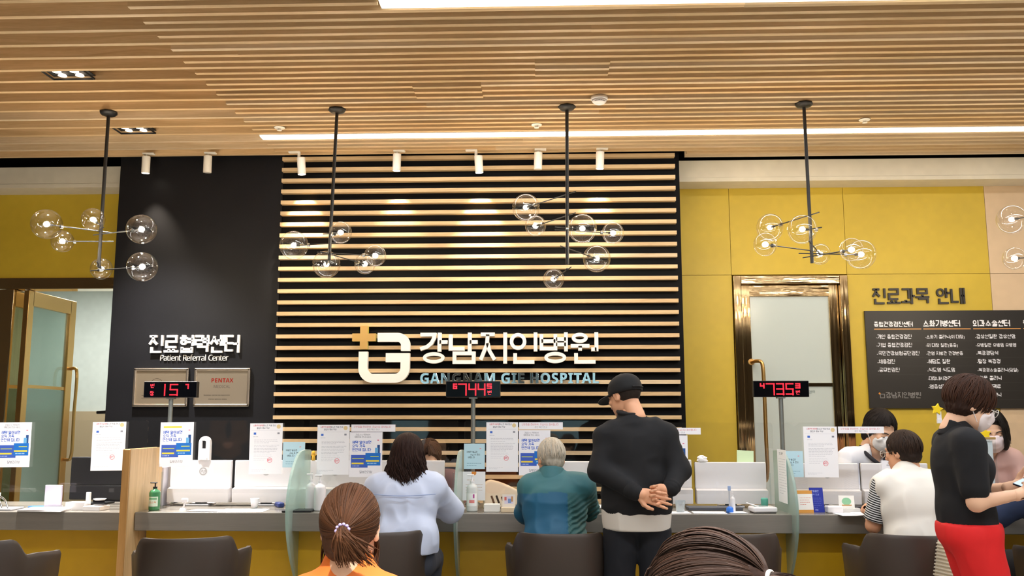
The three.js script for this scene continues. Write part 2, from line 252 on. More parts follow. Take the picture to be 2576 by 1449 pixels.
// brass door in the yellow wall
{
  const d = new THREE.Group(); d.name = 'door_1'; d.userData.kind = 'structure'; d.userData.label = 'frosted glass door in a polished brass frame'; d.position.set(2.205, 0, -8.25); scene.add(d);
  part(d, 'door_frame', merge([T(rbox(0.07, 2.64, 0.16, 0.006), -0.475, 1.32, -0.05), T(rbox(0.07, 2.64, 0.16, 0.006), 0.475, 1.32, -0.05), T(rbox(0.879, 0.075, 0.156, 0.006), 0, 2.602, -0.05)]), M.brass);
  const leaf = part(d, 'door_leaf', merge([T(rbox(0.085, 2.56, 0.05, 0.004), -0.395, 1.285, -0.06), T(rbox(0.085, 2.56, 0.05, 0.004), 0.395, 1.285, -0.06), T(rbox(0.72, 0.105, 0.05, 0.004), 0, 2.51, -0.06), T(rbox(0.72, 0.15, 0.05, 0.004), 0, 0.08, -0.06), T(box(0.72, 0.028, 0.04), 0, 1.664, -0.06)]), M.brass);
  const tx = canvasTex(256, 512, (c, w, h) => { c.fillStyle = '#e9efee'; c.fillRect(0, 0, w, h); drawText(c, '진료협력', 110, 260, 16, 0.1, '#b4bbba'); });
  part(leaf, 'glass', box(0.71, 2.4, 0.012), M.doorGlass, [0, 1.26, -0.06]);
  const lt = part(leaf, 'door_lettering', merge([...'진료협력'].map((ch, i) => T(hangulGeo(ch, 0.028, 0.12, 0.001), i * 0.03, 0, 0))), S(0x8f9a98, 0.7), [0.08, 1.585, -0.0535]);
  part(leaf, 'handle', merge([tube([[-0.36, 1.866, -0.03], [-0.33, 1.868, 0.06], [-0.30, 1.86, 0.085], [-0.29, 1.82, 0.09], [-0.285, 1.6, 0.09], [-0.285, 1.2, 0.09], [-0.285, 0.9, 0.09], [-0.30, 0.83, 0.08], [-0.36, 0.82, -0.03]], 0.017, 60, 12), T(cyl(0.028, 0.028, 0.012), -0.36, 1.866, -0.03, Math.PI / 2), T(cyl(0.028, 0.028, 0.012), -0.36, 0.82, -0.03, Math.PI / 2)]), M.brassSoft);
  // room behind the frosted glass
  struct('wall_inner_room', merge([T(box(1.6, 3, 0.1), 2.2, 1.5, -9.8), T(box(0.1, 3, 1.5), 1.35, 1.5, -9.1), T(box(0.1, 3, 1.5), 3.05, 1.5, -9.1), T(box(1.8, 0.1, 1.6), 2.2, 2.95, -9.1)]), M.corridor);
}
// left opening: brass header, jambs, open glass leaf, corridor behind
{
  const d = new THREE.Group(); d.name = 'door_2'; d.userData.kind = 'structure'; d.userData.label = 'brass framed glass door standing open to a white corridor'; d.position.set(-4.83, 0, -8.25); scene.add(d);
  part(d, 'door_frame', merge([T(rbox(3.0, 0.105, 0.18, 0.006), -0.6, 2.605, -0.06), T(rbox(0.06, 2.55, 0.18, 0.006), 0.88, 1.275, -0.06), T(rbox(0.14, 2.55, 0.18, 0.006), -0.16, 1.275, -0.06)]), M.brass);
  const leaf = part(d, 'door_leaf', merge([T(rbox(0.05, 2.54, 0.09, 0.004), 0.0, 1.28, -0.07), T(rbox(0.05, 2.54, 0.11, 0.004), 0.0, 1.28, -0.84), T(rbox(0.05, 0.14, 0.70, 0.004), 0.0, 2.48, -0.45), T(rbox(0.05, 0.14, 0.70, 0.004), 0.0, 0.08, -0.45), T(box(0.03, 0.03, 0.70), 0, 1.66, -0.45)]), M.brassSoft);
  part(leaf, 'glass', box(0.01, 2.32, 0.68), M.clearGlass, [0, 1.26, -0.45]);
  part(leaf, 'frosted_film', box(0.004, 1.48, 0.67), M.frost, [0.009, 0.9, -0.45]);
  part(leaf, 'handle', merge([tube([[0.03, 1.86, -0.84], [0.09, 1.865, -0.83], [0.11, 1.83, -0.82], [0.11, 1.4, -0.82], [0.11, 1.0, -0.82], [0.09, 0.96, -0.83], [0.03, 0.96, -0.84]], 0.016, 48, 10)]), M.brassSoft);
  // fixed side light left of the jamb
  part(d, 'side_glass', box(0.9, 2.5, 0.012), M.clearGlass, [-0.7, 1.28, -0.06]);
  struct('wall_corridor', merge([T(box(3.0, 3.2, 0.1), -4.9, 1.6, -11.0), T(box(0.1, 3.2, 2.7), -3.45, 1.6, -9.65), T(box(0.1, 3.2, 2.7), -6.4, 1.6, -9.65)]), M.corridor, [0, 0, 0], 'white corridor wall');
  struct('ceiling_corridor', box(3.0, 0.1, 2.8), M.corridor, [-4.9, 3.0, -9.75]);
  struct('trim_wainscot', box(2.9, 1.45, 0.03), M.wainscot, [-4.9, 0.725, -10.93], 'beige wainscot along the corridor wall');
  struct('floor_corridor', box(3.0, 0.1, 3.0), M.floor, [-4.9, -0.055, -9.9]);
  single('information_pillar', 'white pillar with a dark sloping top inside the glass doors', 'pillar', merge([T(rbox(0.16, 1.38, 0.14, 0.012), 0, 0.69, 0)]), M.whitePlastic, [-4.11, 0, -8.75]);
  const pil = scene.children[scene.children.length - 1];
  part(pil, 'dark_top', merge([T(rbox(0.30, 0.03, 0.2, 0.01), -0.03, 1.43, 0, 0, 0, 0.06)]), M.darkPlastic);
  part(pil, 'reader_arm', merge([rod([-0.06, 1.44, 0], [-0.08, 1.50, 0], 0.008), rod([-0.1, 1.505, 0], [0.0, 1.48, 0], 0.012)]), M.darkPlastic);
  const cl = thing('corridor_light', 'flush ceiling light panel in the white corridor', 'ceiling light', [-4.9, 2.945, -9.7]);
  part(cl, 'diffuser', T(rbox(1.2, 0.02, 0.3, 0.005), 0, 0, 0), glow(0xfff8ea, 1.6));
  const ra = new THREE.RectAreaLight(0xf4f8f4, 24, 1.15, 0.28); ra.position.set(0, -0.02, 0); ra.rotation.x = -Math.PI / 2; cl.add(ra);
  const cl2 = thing('inner_room_light', 'flush ceiling light panel behind the frosted door', 'ceiling light', [2.2, 2.89, -9.2]);
  part(cl2, 'diffuser', rbox(0.9, 0.02, 0.3, 0.005), glow(0xeaf4ff, 1.6));
  const rb = new THREE.RectAreaLight(0xd3e6ff, 80, 0.86, 0.28); rb.position.set(0, -0.02, 0); rb.rotation.x = -Math.PI / 2; cl2.add(rb);
}
// ================================================================ LAMPS
STRIPS.forEach(([x0, x1, z], i) => {
  const w = x1 - x0, o = thing('strip_light', ['long white strip light let into the slats farthest from the sign wall', 'long white strip light running just before the sign wall'][i] || 'long strip light in the hall ceiling behind the seats', 'strip light', [(x0 + x1) / 2, CEIL, z], 0, i > 1 ? 'strip lights over the waiting hall' : undefined);
  part(o, 'housing', T(box(w, 0.02, 0.09), 0, 0.016, 0), M.whiteMetal);
  part(o, 'diffuser', rbox(w - 0.01, 0.012, 0.086, 0.004), glow(0xfffaf0, 4));
  const l = new THREE.RectAreaLight(NEUTRAL, STRIP_POWER[i], w - 0.02, 0.084); l.position.set(0, -0.012, 0); l.rotation.x = -Math.PI / 2; o.add(l);
});
// square multi downlights
const downPos = [[-3.22, -5.81, 'square four lamp downlight in the sparse slats away from the sign wall'], [-3.31, -7.01, 'square four lamp downlight in the sparse slats near the charcoal wall']];
for (const [x, z, label] of downPos) {
  const o = thing('square_downlight', label, 'downlight', [x, CEIL, z]);
  part(o, 'housing', merge([T(box(0.29, 0.012, 0.006), 0, 0.006, -0.08), T(box(0.29, 0.012, 0.006), 0, 0.006, 0.08), T(box(0.006, 0.012, 0.16), -0.142, 0.006, 0), T(box(0.006, 0.012, 0.16), 0.142, 0.006, 0), T(box(0.29, 0.006, 0.166), 0, 0.03, 0)]), M.black);
  for (const [dx, dz, on] of [[-0.06, -0.037, 0], [0.06, -0.037, 0], [-0.06, 0.037, 1], [0.06, 0.037, 1]]) {
    const l = part(o, 'lamp', lathe([[0, 0.012], [0.022, 0.01], [0.027, 0.004], [0.029, 0.0]], 24), glow(0xffe9cf, on ? 7 : 2.4), [dx, 0.014, dz]);
  }
  const s = new THREE.SpotLight(WARM, 38, 0, 0.75, 0.6, 2); s.position.set(0, -0.02, 0); s.target.position.set(0, -3, 0); o.add(s); o.add(s.target); s.castShadow = true; s.shadow.radius = 3;
}
// downlights of the hall behind the camera
for (let i = 0; i < 5; i++) for (let j = 0; j < 3; j++) {
  const o = thing('round_downlight', 'round white downlight in the hall ceiling', 'downlight', [-4.8 + i * 2.4, CEIL - 0.002, -1.1 + j * 2.6], 0, 'round downlights over the waiting hall');
  part(o, 'trim_ring', T(new THREE.TorusGeometry(0.07, 0.008, 8, 32), 0, 0, 0, Math.PI / 2), M.whiteMetal);
  part(o, 'lamp', T(cyl(0.064, 0.064, 0.006, 28), 0, 0, 0), glow(0xffecd2, 6));
  const s = new THREE.SpotLight(WARM, j ? 14 : 70, 0, 0.7, 0.6, 2); s.position.set(0, -0.02, 0); s.target.position.set(0, -3, 0); o.add(s); o.add(s.target); s.castShadow = true; s.shadow.radius = 3;
}
// track spots along the head of the rear wall
const spotDefs = [[-3.475, 1, 'by the charcoal wall corner'], [-2.93, 0, 'unlit over the referral sign'], [-2.14, 1, 'at the left end of the slats'], [-1.275, 1, 'over the hospital logo'], [-0.60, 1, 'on a long stem over the hospital sign'], [-0.055, 0, 'unlit over the hospital sign'], [0.475, 1, 'at the sign end by the yellow wall']];
const longStem = [0, 0, 1, 0, 1, 0, 0], aim = [[0.15, -1.7, -0.3], [0, -1.7, -0.3], [0.02, -1.3, -0.26], [0, -1.7, -0.3], [0.02, -1.3, -0.26], [0, -1.7, -0.3], [-0.1, -1.7, -0.3]];
spotDefs.forEach(([x, lit, where], i) => {
  const o = thing('ceiling_spot', 'white cylinder ceiling spotlight ' + where, 'spotlight', [x, CEIL, -7.62], 0, 'white cylinder spotlights along the rear wall');
  const y = longStem[i] ? -0.13 : -0.105, dx = longStem[i] ? 0.035 : 0;
  part(o, 'base_plate', rbox(0.10, 0.014, 0.045, 0.004), M.whiteMetal, [longStem[i] ? -0.03 : 0.02, -0.007, 0]);
  part(o, 'stem', merge([rod([dx * 0.3, -0.01, 0], [dx * 0.3, y + 0.05, 0], longStem[i] ? 0.013 : 0.008)]), M.whiteMetal);
  const head = part(o, 'head', lathe([[0, 0.075], [0.03, 0.075], [0.035, 0.07], [0.035, -0.075], [0.031, -0.075], [0.031, -0.055], [0, -0.055]], 32), M.whiteMetal, [dx, y, 0.0]);
  head.rotation.z = dx ? 0.06 : -0.03; head.rotation.x = 0.08;
  part(head, 'lens', T(cyl(0.0305, 0.0305, 0.004, 28), 0, -0.0738, 0), lit ? glow(0xfff1dc, 7) : S(0xd8d2c8, 0.4));
  if (lit) { const s = new THREE.SpotLight(new THREE.Color(1, 0.86, 0.66), longStem[i] ? 12 : 4, 0, 0.5, 0.8, 2); s.position.set(dx, y - 0.085, 0); s.target.position.set(dx + aim[i][0], aim[i][1], aim[i][2]); o.add(s); o.add(s.target); s.castShadow = true; s.shadow.radius = 1.2; }
});
// smoke detector and sprinkler roses
{
  const o = thing('smoke_detector', 'round white smoke detector beside a pendant rose', 'smoke detector', [0.397, CEIL, -6.36]);
  part(o, 'base', lathe([[0, 0], [0.062, 0], [0.062, -0.018], [0.056, -0.022], [0, -0.022]], 32), M.whitePlastic);
  part(o, 'sensor_head', lathe([[0, -0.022], [0.054, -0.022], [0.05, -0.036], [0.036, -0.048], [0, -0.05]], 32), M.whitePlastic);
  for (let k = 0; k < 5; k++) part(o, 'vent_slot', rbox(0.02, 0.005, 0.006, 0.002), M.darkPlastic, [Math.sin(-0.6 + k * 0.35) * 0.047, -0.036, Math.cos(-0.6 + k * 0.35) * 0.047]).rotation.y = -0.6 + k * 0.35;
  [[-2.108, -6.955, 'small white sprinkler rose where the slats begin'], [-0.061, -6.96, 'small white sprinkler rose before the middle pendant'], [2.482, -6.93, 'small pale sprinkler rose over the yellow wall side']].forEach(([x, z, l]) => {
    const q = thing('sprinkler', l, 'sprinkler', [x, CEIL, z]); part(q, 'rose', lathe([[0, 0], [0.045, 0], [0.04, -0.008], [0.014, -0.01], [0.012, -0.02], [0, -0.02]], 24), M.whiteMetal); part(q, 'deflector', T(cyl(0.02, 0.02, 0.003, 16), 0, -0.026, 0), M.whiteMetal);
  });
}
// pendant lamps: black rod, arms and clear globes (positions in metres relative to the ceiling rose)
const pendants = [{"x": -3.292, "tilt": 0.0, "len": 1.191, "globes": [[-0.223, -0.939, 0.34, 0.105], [-0.237, -1.013, 0.09, 0.08], [0.083, -0.896, 0.29, 0.08], [0.415, -0.96, 0.24, 0.105], [0.436, -1.231, 0.24, 0.105], [-0.034, -1.185, -0.11, 0.08]], "label": "black rod globe pendant hanging before the glass doors and charcoal wall"},
  {"x": -1.551, "tilt": -0.028, "len": 1.152, "globes": [[-0.289, -1.04, 0.013, 0.105], [0.071, -0.962, 0.084, 0.08], [-0.13, -1.123, -0.34, 0.105], [0.168, -1.121, -0.34, 0.08], [0.305, -1.113, -0.031, 0.08]], "label": "black rod globe pendant hanging before the edge of the slat wall"},
  {"x": 0.168, "tilt": -0.007, "len": 1.192, "globes": [[-0.313, -0.688, -0.34, 0.105], [-0.239, -0.847, -0.275, 0.08], [0.104, -0.931, 0.013, 0.105], [0.328, -0.956, -0.031, 0.08], [0.225, -1.09, -0.34, 0.105], [-0.103, -1.247, -0.34, 0.08]], "label": "black rod globe pendant hanging over the hospital sign"},
  {"x": 1.908, "tilt": 0.006, "len": 1.194, "globes": [[-0.198, -0.859, -0.34, 0.105], [-0.404, -1.12, 0.34, 0.08], [-0.057, -0.949, 0.013, 0.105], [0.168, -1.067, -0.34, 0.08], [0.175, -1.16, 0.34, 0.08], [0.342, -1.14, 0.04, 0.105]], "label": "black rod globe pendant hanging before the yellow wall and brass door"},
  {"x": 3.64, "tilt": 0, "len": 1.35, "globes": [[-0.212, -0.849, -0.168, 0.105], [-0.284, -1.163, -0.031, 0.08], [0.3, -1.05, 0.2, 0.08], [0.32, -1.2, -0.15, 0.105], [0.05, -1.28, -0.3, 0.08]], "label": "black rod globe pendant hanging before the beige wall"}];
const bulbGlow = glow(0xfff0d8, 14), globeGeo = new Map();
for (const p of pendants) {
  const o = thing('globe_pendant', p.label, 'pendant lamp', [p.x, CEIL, -6.54], 0, 'black rod pendants with clear glass globes');
  part(o, 'ceiling_rose', lathe([[0, 0], [0.066, 0], [0.066, -0.012], [0.05, -0.028], [0.018, -0.034], [0, -0.034]], 8), M.blackMetal);
  part(o, 'rod', rod([0, -0.02, 0], [p.tilt, -p.len, 0], 0.0125, 12), M.blackMetal);
  for (const [x, y, z, r] of p.globes) {
    const hx = p.tilt * (-y / p.len), d = Math.hypot(x - hx, z) || 1, ux = (x - hx) / d, uz = z / d, up = 0.02, ya = y + 0.0;
    const a = part(o, 'arm', merge([rod([hx - ux * 0.09, ya + up, -uz * 0.09], [x - ux * (r * 0.35), y, z - uz * (r * 0.35)], 0.0042, 8), T(new THREE.SphereGeometry(0.011, 10, 8), hx, ya + up * 0.9, 0)]), M.blackMetal);
    part(a, 'socket', rod([x - ux * r * 0.42, y, z - uz * r * 0.42], [x - ux * r * 0.12, y, z - uz * r * 0.12], 0.009, 12), M.blackMetal);
    part(a, 'collar', merge([rod([x - ux * (r + 0.012), y + 0.002, z - uz * (r + 0.012)], [x - ux * (r - 0.006), y + 0.001, z - uz * (r - 0.006)], 0.014, 14)]), M.chrome);
    if (!globeGeo.has(r)) globeGeo.set(r, new THREE.SphereGeometry(r, 64, 48));
    const g = part(o, 'globe', globeGeo.get(r), M.globe, [x, y, z]);
    part(g, 'bulb', T(new THREE.SphereGeometry(0.019, 14, 10).scale(1.15, 0.9, 1), 0, 0, 0), bulbGlow);
    const l = new THREE.PointLight(new THREE.Color(1, 0.83, 0.6), 0.35, 0, 2); l.position.set(x, y, z); l.castShadow = true; o.add(l);
  }
}
// ================================================================ SIGNS
{ // hospital sign on the slats: plus, bracket mark, Korean letters, chrome English letters
  const o = thing('hospital_sign', 'raised white hospital name with gold plus mark and mirrored English letters on oak slats', 'sign', [0, 0, -7.748]);
  const plus = new THREE.Shape([[-0.033, 0.1], [0.033, 0.1], [0.033, 0.033], [0.1, 0.033], [0.1, -0.033], [0.033, -0.033], [0.033, -0.1], [-0.033, -0.1], [-0.033, -0.033], [-0.1, -0.033], [-0.1, 0.033], [-0.033, 0.033]].map((p) => new THREE.Vector2(...p)));
  const pm = part(o, 'gold_plus', new THREE.ExtrudeGeometry(plus, { depth: 0.045, bevelEnabled: false }), [M.gold, M.goldSide], [-1.543, 2.047, 0.0], 'gold plus with bright yellow edges');
  const W = 0.082;
  const arc = (cx, cy, r, a0, a1, n = 8) => Array.from({ length: n + 1 }, (_, i) => { const a = a0 + (a1 - a0) * i / n; return [cx + r * Math.cos(a), cy + r * Math.sin(a)]; });
  const up = strokeShape([[-1.425, 2.046], ...arc(-1.255, 1.977, 0.069, Math.PI / 2, 0), [-1.186, 1.93]], W * 0.93);
  const low = strokeShape([[-1.545, 1.925], ...arc(-1.46, 1.785, 0.085, Math.PI, 1.5 * Math.PI), ...arc(-1.272, 1.785, 0.085, -Math.PI / 2, 0), [-1.187, 1.874], [-1.352, 1.874]], W * 0.93);
  part(o, 'bracket_mark', new THREE.ExtrudeGeometry(up, { depth: 0.05, bevelEnabled: false }), M.signWhite, [0, 0, 0], 'white upper stroke of the mark');
  part(o, 'bracket_mark', new THREE.ExtrudeGeometry(low, { depth: 0.05, bevelEnabled: false }), M.signWhite, [0, 0, 0], 'white lower stroke of the mark');
  [...'강남지인병원'].forEach((ch, i) => part(o, 'korean_letter', hangulGeo(ch, 0.262, 0.118, 0.05, 0.94), M.signWhite, [-1.075 + i * 0.2565, 1.822, 0]));
  const str = 'GANGNAM GIE HOSPITAL', sz = 0.087; let total = 0; const adv = [...str].map((c) => { const g = font.data.glyphs[c]; const a = g.ha * sz / font.data.resolution; total += a; return a; });
  let x = -1.064; const k = 1.515 / total;
  [...str].forEach((c, i) => { if (c !== ' ') part(o, 'english_letter', new TextGeometry(c, { font, size: sz, depth: 0.03, curveSegments: 6, bevelEnabled: true, bevelSize: 0.002, bevelThickness: 0.002, bevelSegments: 1 }), M.chrome, [x, 1.656, 0.003]); x += adv[i] * k; });
}
{ // referral centre letters on the charcoal wall
  const o = thing('referral_centre_sign', 'raised white Korean letters over small English words on the charcoal wall', 'sign', [0, 0, -7.8]);
  [...'진료협력센터'].forEach((ch, i) => part(o, 'korean_letter', hangulGeo(ch, 0.152, 0.12, 0.025, 0.86), M.signWhite, [-3.432 + i * 0.1335, 1.926, 0]));
  const str = 'Patient Referral Center', sz = 0.05; let total = 0; const adv = [...str].map((c) => { const a = fontR.data.glyphs[c].ha * sz / fontR.data.resolution; total += a; return a; });
  let x = -3.335; const k = 0.60 / total;
  [...str].forEach((c, i) => { if (c !== ' ') part(o, 'english_letter', new TextGeometry(c, { font: fontR, size: sz, depth: 0.01, curveSegments: 4, bevelEnabled: false }), S(0xd8d4ce, 0.35, { metalness: 0.3 }), [x, 1.858, 0]); x += adv[i] * k; });
}
{ // two metal plaques
  const plaque = (x, w, label, draw) => {
    const o = thing('metal_plaque', label, 'plaque', [x, 1.628, -7.8]);
    const b = 0.022; part(o, 'frame', merge([T(rbox(w, b, 0.03, 0.006), 0, 0.164 - b / 2, 0.018), T(rbox(w, b, 0.03, 0.006), 0, -0.164 + b / 2, 0.018), T(rbox(b, 0.328, 0.03, 0.006), -w / 2 + b / 2, 0, 0.018), T(rbox(b, 0.328, 0.03, 0.006), w / 2 - b / 2, 0, 0.018)]), M.steel);
    const t = canvasTex(512, 350, draw); const m = new THREE.MeshPhysicalMaterial({ map: t, metalness: 0.85, roughness: 0.36, anisotropy: 0.6 });
    part(o, 'plate', new THREE.BoxGeometry(w - 0.03, 0.3, 0.02), [M.steel, M.steel, M.steel, M.steel, m, M.steel], [0, 0, 0.012]);
  };
  plaque(-3.305, 0.478, 'brushed metal plaque partly behind a number display', (c, w, h) => { c.fillStyle = '#c9b79d'; c.fillRect(0, 0, w, h); c.strokeStyle = '#4a423a'; c.lineWidth = 3; c.beginPath(); c.arc(w * 0.42, h * 0.42, 60, 3.5, 5.9); c.stroke(); c.fillStyle = '#8d7f6c'; for (let i = 0; i < 2; i++) c.fillRect(70, h * (0.72 + i * 0.08), 380, 5); });
  plaque(-2.773, 0.484, 'brushed metal plaque with red lettering beside the slats', (c, w, h) => { c.fillStyle = '#cbbca6'; c.fillRect(0, 0, w, h); c.fillStyle = '#d2362c'; c.font = 'bold 58px sans-serif'; c.textAlign = 'center'; c.fillText('PENTAX', w / 2, h * 0.36); c.fillStyle = '#8a8077'; c.font = '40px sans-serif'; c.fillText('MEDICAL', w / 2, h * 0.52); c.textAlign = 'left'; c.fillStyle = '#6d645a'; c.font = 'bold 15px sans-serif'; c.fillText('TRAINING CENTER FOR ENDOSCOPY', 80, h * 0.74); c.fillText('PENTAX MEDICAL KOREA', 130, h * 0.85); });
}
{ // black letters and department board on the yellow wall
  const o = thing('department_heading', 'raised black Korean heading on the yellow wall', 'sign', [0, 0, -8.25]); let x = 2.93;
  for (const ch of '진료과목 안내') { if (ch === ' ') { x += 0.055; continue; } part(o, 'korean_letter', hangulGeo(ch, 0.142, 0.125, 0.018, 0.86), M.letterBlack, [x, 2.378, 0]); x += 0.1275; }
  const b = thing('department_board', 'wide black board listing hospital departments in white Korean text', 'notice board', [4.35, 1.884, -8.245]);
  const PX = 560, t = canvasTex(1680, 484, (c, w, h) => {
    const X = (m) => (m - 2.847) * PX, Y = (m) => (2.315 - m) * PX; c.fillStyle = '#241f19'; c.fillRect(0, 0, w, h);
    const cols = [[2.922, '종합건강검진센터', ['-개인 종합건강검진', '-기업 종합건강검진', '-국민건강보험공단검진', '-채용검진', '-공무원검진']], [3.354, '소화기병센터', ['-소화기 클리닉(위 대장)', '-위 대장 질환(용종)', '-간염 지방간 간경변증', '-췌담도 질환', '-식도염 식도암', '-대장내시경클리닉(용종)', '-염증성장질환']], [3.789, '외과수술센터', ['-갑상선질환 갑상선암', '-유방질환 유방암 유방염', '-복강경담석', '-탈장 복강경', '-복강경수술클리닉(당일)', '-항문 클리닉', '-하지정맥류', '-외상클리닉']], [4.225, '척추관절센터', ['-허리디스크', '-목디스크', '-무릎관절', '-어깨관절']], [4.66, '내과', ['-고혈압', '-당뇨', '-갑상선']]];
    cols.forEach(([m, head, items], ci) => { const sc = head.length > 6 ? 0.82 : 1; drawText(c, head, X(m), Y(2.172), 31 * sc * (head.length > 6 ? 0.98 : 1.02), 0.17, '#efeef2'); c.fillStyle = '#d99a52'; c.fillRect(X(m), Y(2.155), 0.415 * PX, 5); items.forEach((s, k) => { const len = s.length > 11 ? 18.5 : 21; drawText(c, s, X(m + 0.012), Y(2.064 - k * 0.0735), len, 0.15, '#e4e4ea'); c.fillStyle = '#33302b'; c.fillRect(X(m), Y(2.045 - k * 0.0735), 0.42 * PX, 1.5); }); });
    c.fillStyle = '#e08a1e'; c.fillRect(X(2.93), Y(1.585), 10, 4); c.fillRect(X(2.93) + 3, Y(1.592), 4, 12); c.strokeStyle = '#7d7a78'; c.lineWidth = 4; c.strokeRect(X(2.945), Y(1.575), 20, 18); drawText(c, '강남지인병원', X(2.99), Y(1.54), 30, 0.14, '#7d7a78');
  });
  part(b, 'board_panel', new THREE.BoxGeometry(3.0, 0.864, 0.02), [M.letterBlack, M.letterBlack, M.letterBlack, M.letterBlack, S(0xffffff, 0.45, { map: t }), M.letterBlack], [0, 0, 0.01]);
}
// ================================================================ COUNTER
const TOP = 0.76;
{ // worktops, fronts, wooden partition
  const wt = (name, x0, x1, label) => { const o = thing(name, label, 'counter', [(x0 + x1) / 2, 0, -6.37]); const w = x1 - x0;
    part(o, 'worktop', rbox(w, 0.118, 0.74, 0.006), M.worktop, [0, TOP - 0.059, 0]);
    part(o, 'front_panel', box(w - 0.02, TOP - 0.12, 0.04), M.yellowDeep, [0, (TOP - 0.12) / 2, 0.18]);
    part(o, 'plinth', box(w - 0.06, 0.08, 0.04), M.darkPlastic, [0, 0.04, 0.195]); return o; };
  wt('service_counter', -6.4, -2.735, 'grey topped counter with mustard front on the glass door side of the wooden partition');
  wt('service_counter', -2.675, 3.7, 'long grey topped service counter with mustard front under the hospital sign');
  const p = thing('wooden_partition', 'upright oak partition board between the two counters', 'partition', [-2.705, 0, 0]);
  const sh = new THREE.Shape(); sh.moveTo(5.9, 0); sh.lineTo(6.41, 0); sh.lineTo(6.41, 1.162); sh.lineTo(5.9, 1.162);
  part(p, 'board', box(0.034, 1.162, 0.51), M.panelWood, [0, 0.581, -6.155]);
  part(p, 'edge_band', box(0.044, 1.162, 0.01), M.panelEdge, [0, 0.581, -5.897]);
  part(p, 'side_sheet', box(0.008, 1.166, 0.5), M.panelWood, [0.0215, 0.583, -6.155]); part(p, 'side_sheet', box(0.008, 1.166, 0.5), M.panelWood, [-0.0215, 0.583, -6.155]);
}
// frosted glass fins with a bulging front edge
const finShape = new THREE.Shape(); finShape.moveTo(6.42, 0.30); finShape.lineTo(6.16, 0.30); finShape.bezierCurveTo(6.06, 0.42, 5.90, 0.56, 5.89, 0.78); finShape.bezierCurveTo(5.89, 0.96, 6.05, 1.13, 6.2, 1.145); finShape.bezierCurveTo(6.28, 1.152, 6.34, 1.15, 6.42, 1.145); finShape.closePath();
const finGeo = new THREE.ExtrudeGeometry(finShape, { depth: 0.014, bevelEnabled: true, bevelSize: 0.002, bevelThickness: 0.002, bevelSegments: 1, curveSegments: 16 }); finGeo.rotateY(Math.PI / 2); finGeo.translate(-0.007, 0, 0);
[[-1.648, 'frosted glass fin between the unmanned station and the long haired woman'], [-0.577, 'frosted glass fin beside the grey haired man'], [0.49, 'frosted glass fin behind the man in the black cap'], [1.562, 'frosted glass fin with a paper notice stuck to its side']].forEach(([x, l], i) => {
  const f = thing('glass_fin', l, 'glass partition', [x, 0, 0], 0, 'frosted glass fins across the counter');
  part(f, 'glass_sheet', finGeo, M.frost); part(f, 'clamp', rbox(0.04, 0.03, 0.06, 0.006), M.greyMetal, [0, 0.62, -6.3]);
});
// prints -------------------------------------------------------------
const txt = (f, w, h) => S(0xffffff, 0.75, { map: canvasTex(w, h, f) });
const lines = (c, x, y, w, n, dy, col, th = 3) => { c.fillStyle = col; for (let i = 0; i < n; i++) { let a = x; while (a < x + w * (i === n - 1 ? 0.6 : 1)) { const l = rr(6, 26); c.fillRect(a, y + i * dy, l, th); a += l + 4; } } };
const bluePoster = (top) => txt((c, w, h) => {
  c.fillStyle = '#f7f6fb'; c.fillRect(0, 0, w, h);
  if (top) { c.fillStyle = '#f2d64a'; c.fillRect(26, 34, 150, 15); } else { drawText(c, '코로나19 국민비서', 48, 30, 15, 0.1, '#8a8a94'); drawText(c, '예방접종 안내 서비스', 40, 50, 15, 0.1, '#8a8a94'); }
  drawText(c, '혜택 알아보면', 22, 100, 26, 0.14, '#3b62c8'); drawText(c, '오직 가족', 22, 132, 26, 0.14, '#3b62c8'); drawText(c, '안전해 집니다', 22, 164, 26, 0.14, '#3b62c8');
  c.fillStyle = '#d86a8a'; c.fillRect(232, 66, 14, 8); c.fillStyle = '#1d4e8f'; c.fillRect(232, 110, 22, 70); c.fillStyle = '#6fb4e8'; c.fillRect(214, 135, 26, 45);
  c.fillStyle = '#3f62c4'; c.fillRect(14, 196, 140, 108); c.fillStyle = '#1673d0'; c.fillRect(134, 180, 126, 106); c.fillStyle = '#f3dc4d'; c.fillRect(20, 262, 100, 14); c.fillRect(138, 240, 112, 14);
  c.fillStyle = '#c9d65e'; c.fillRect(24, 224, 96, 7); c.fillRect(176, 206, 70, 7); lines(c, 24, 286, 90, 1, 8, '#a9bdec', 8); lines(c, 150, 264, 90, 1, 8, '#9cc9ef', 9); drawText(c, '질병관리청', 86, 352, 22, 0.1, '#8d8d96');
}, 274, 384);
const MB = { blue: bluePoster(false), blueY: bluePoster(true) };
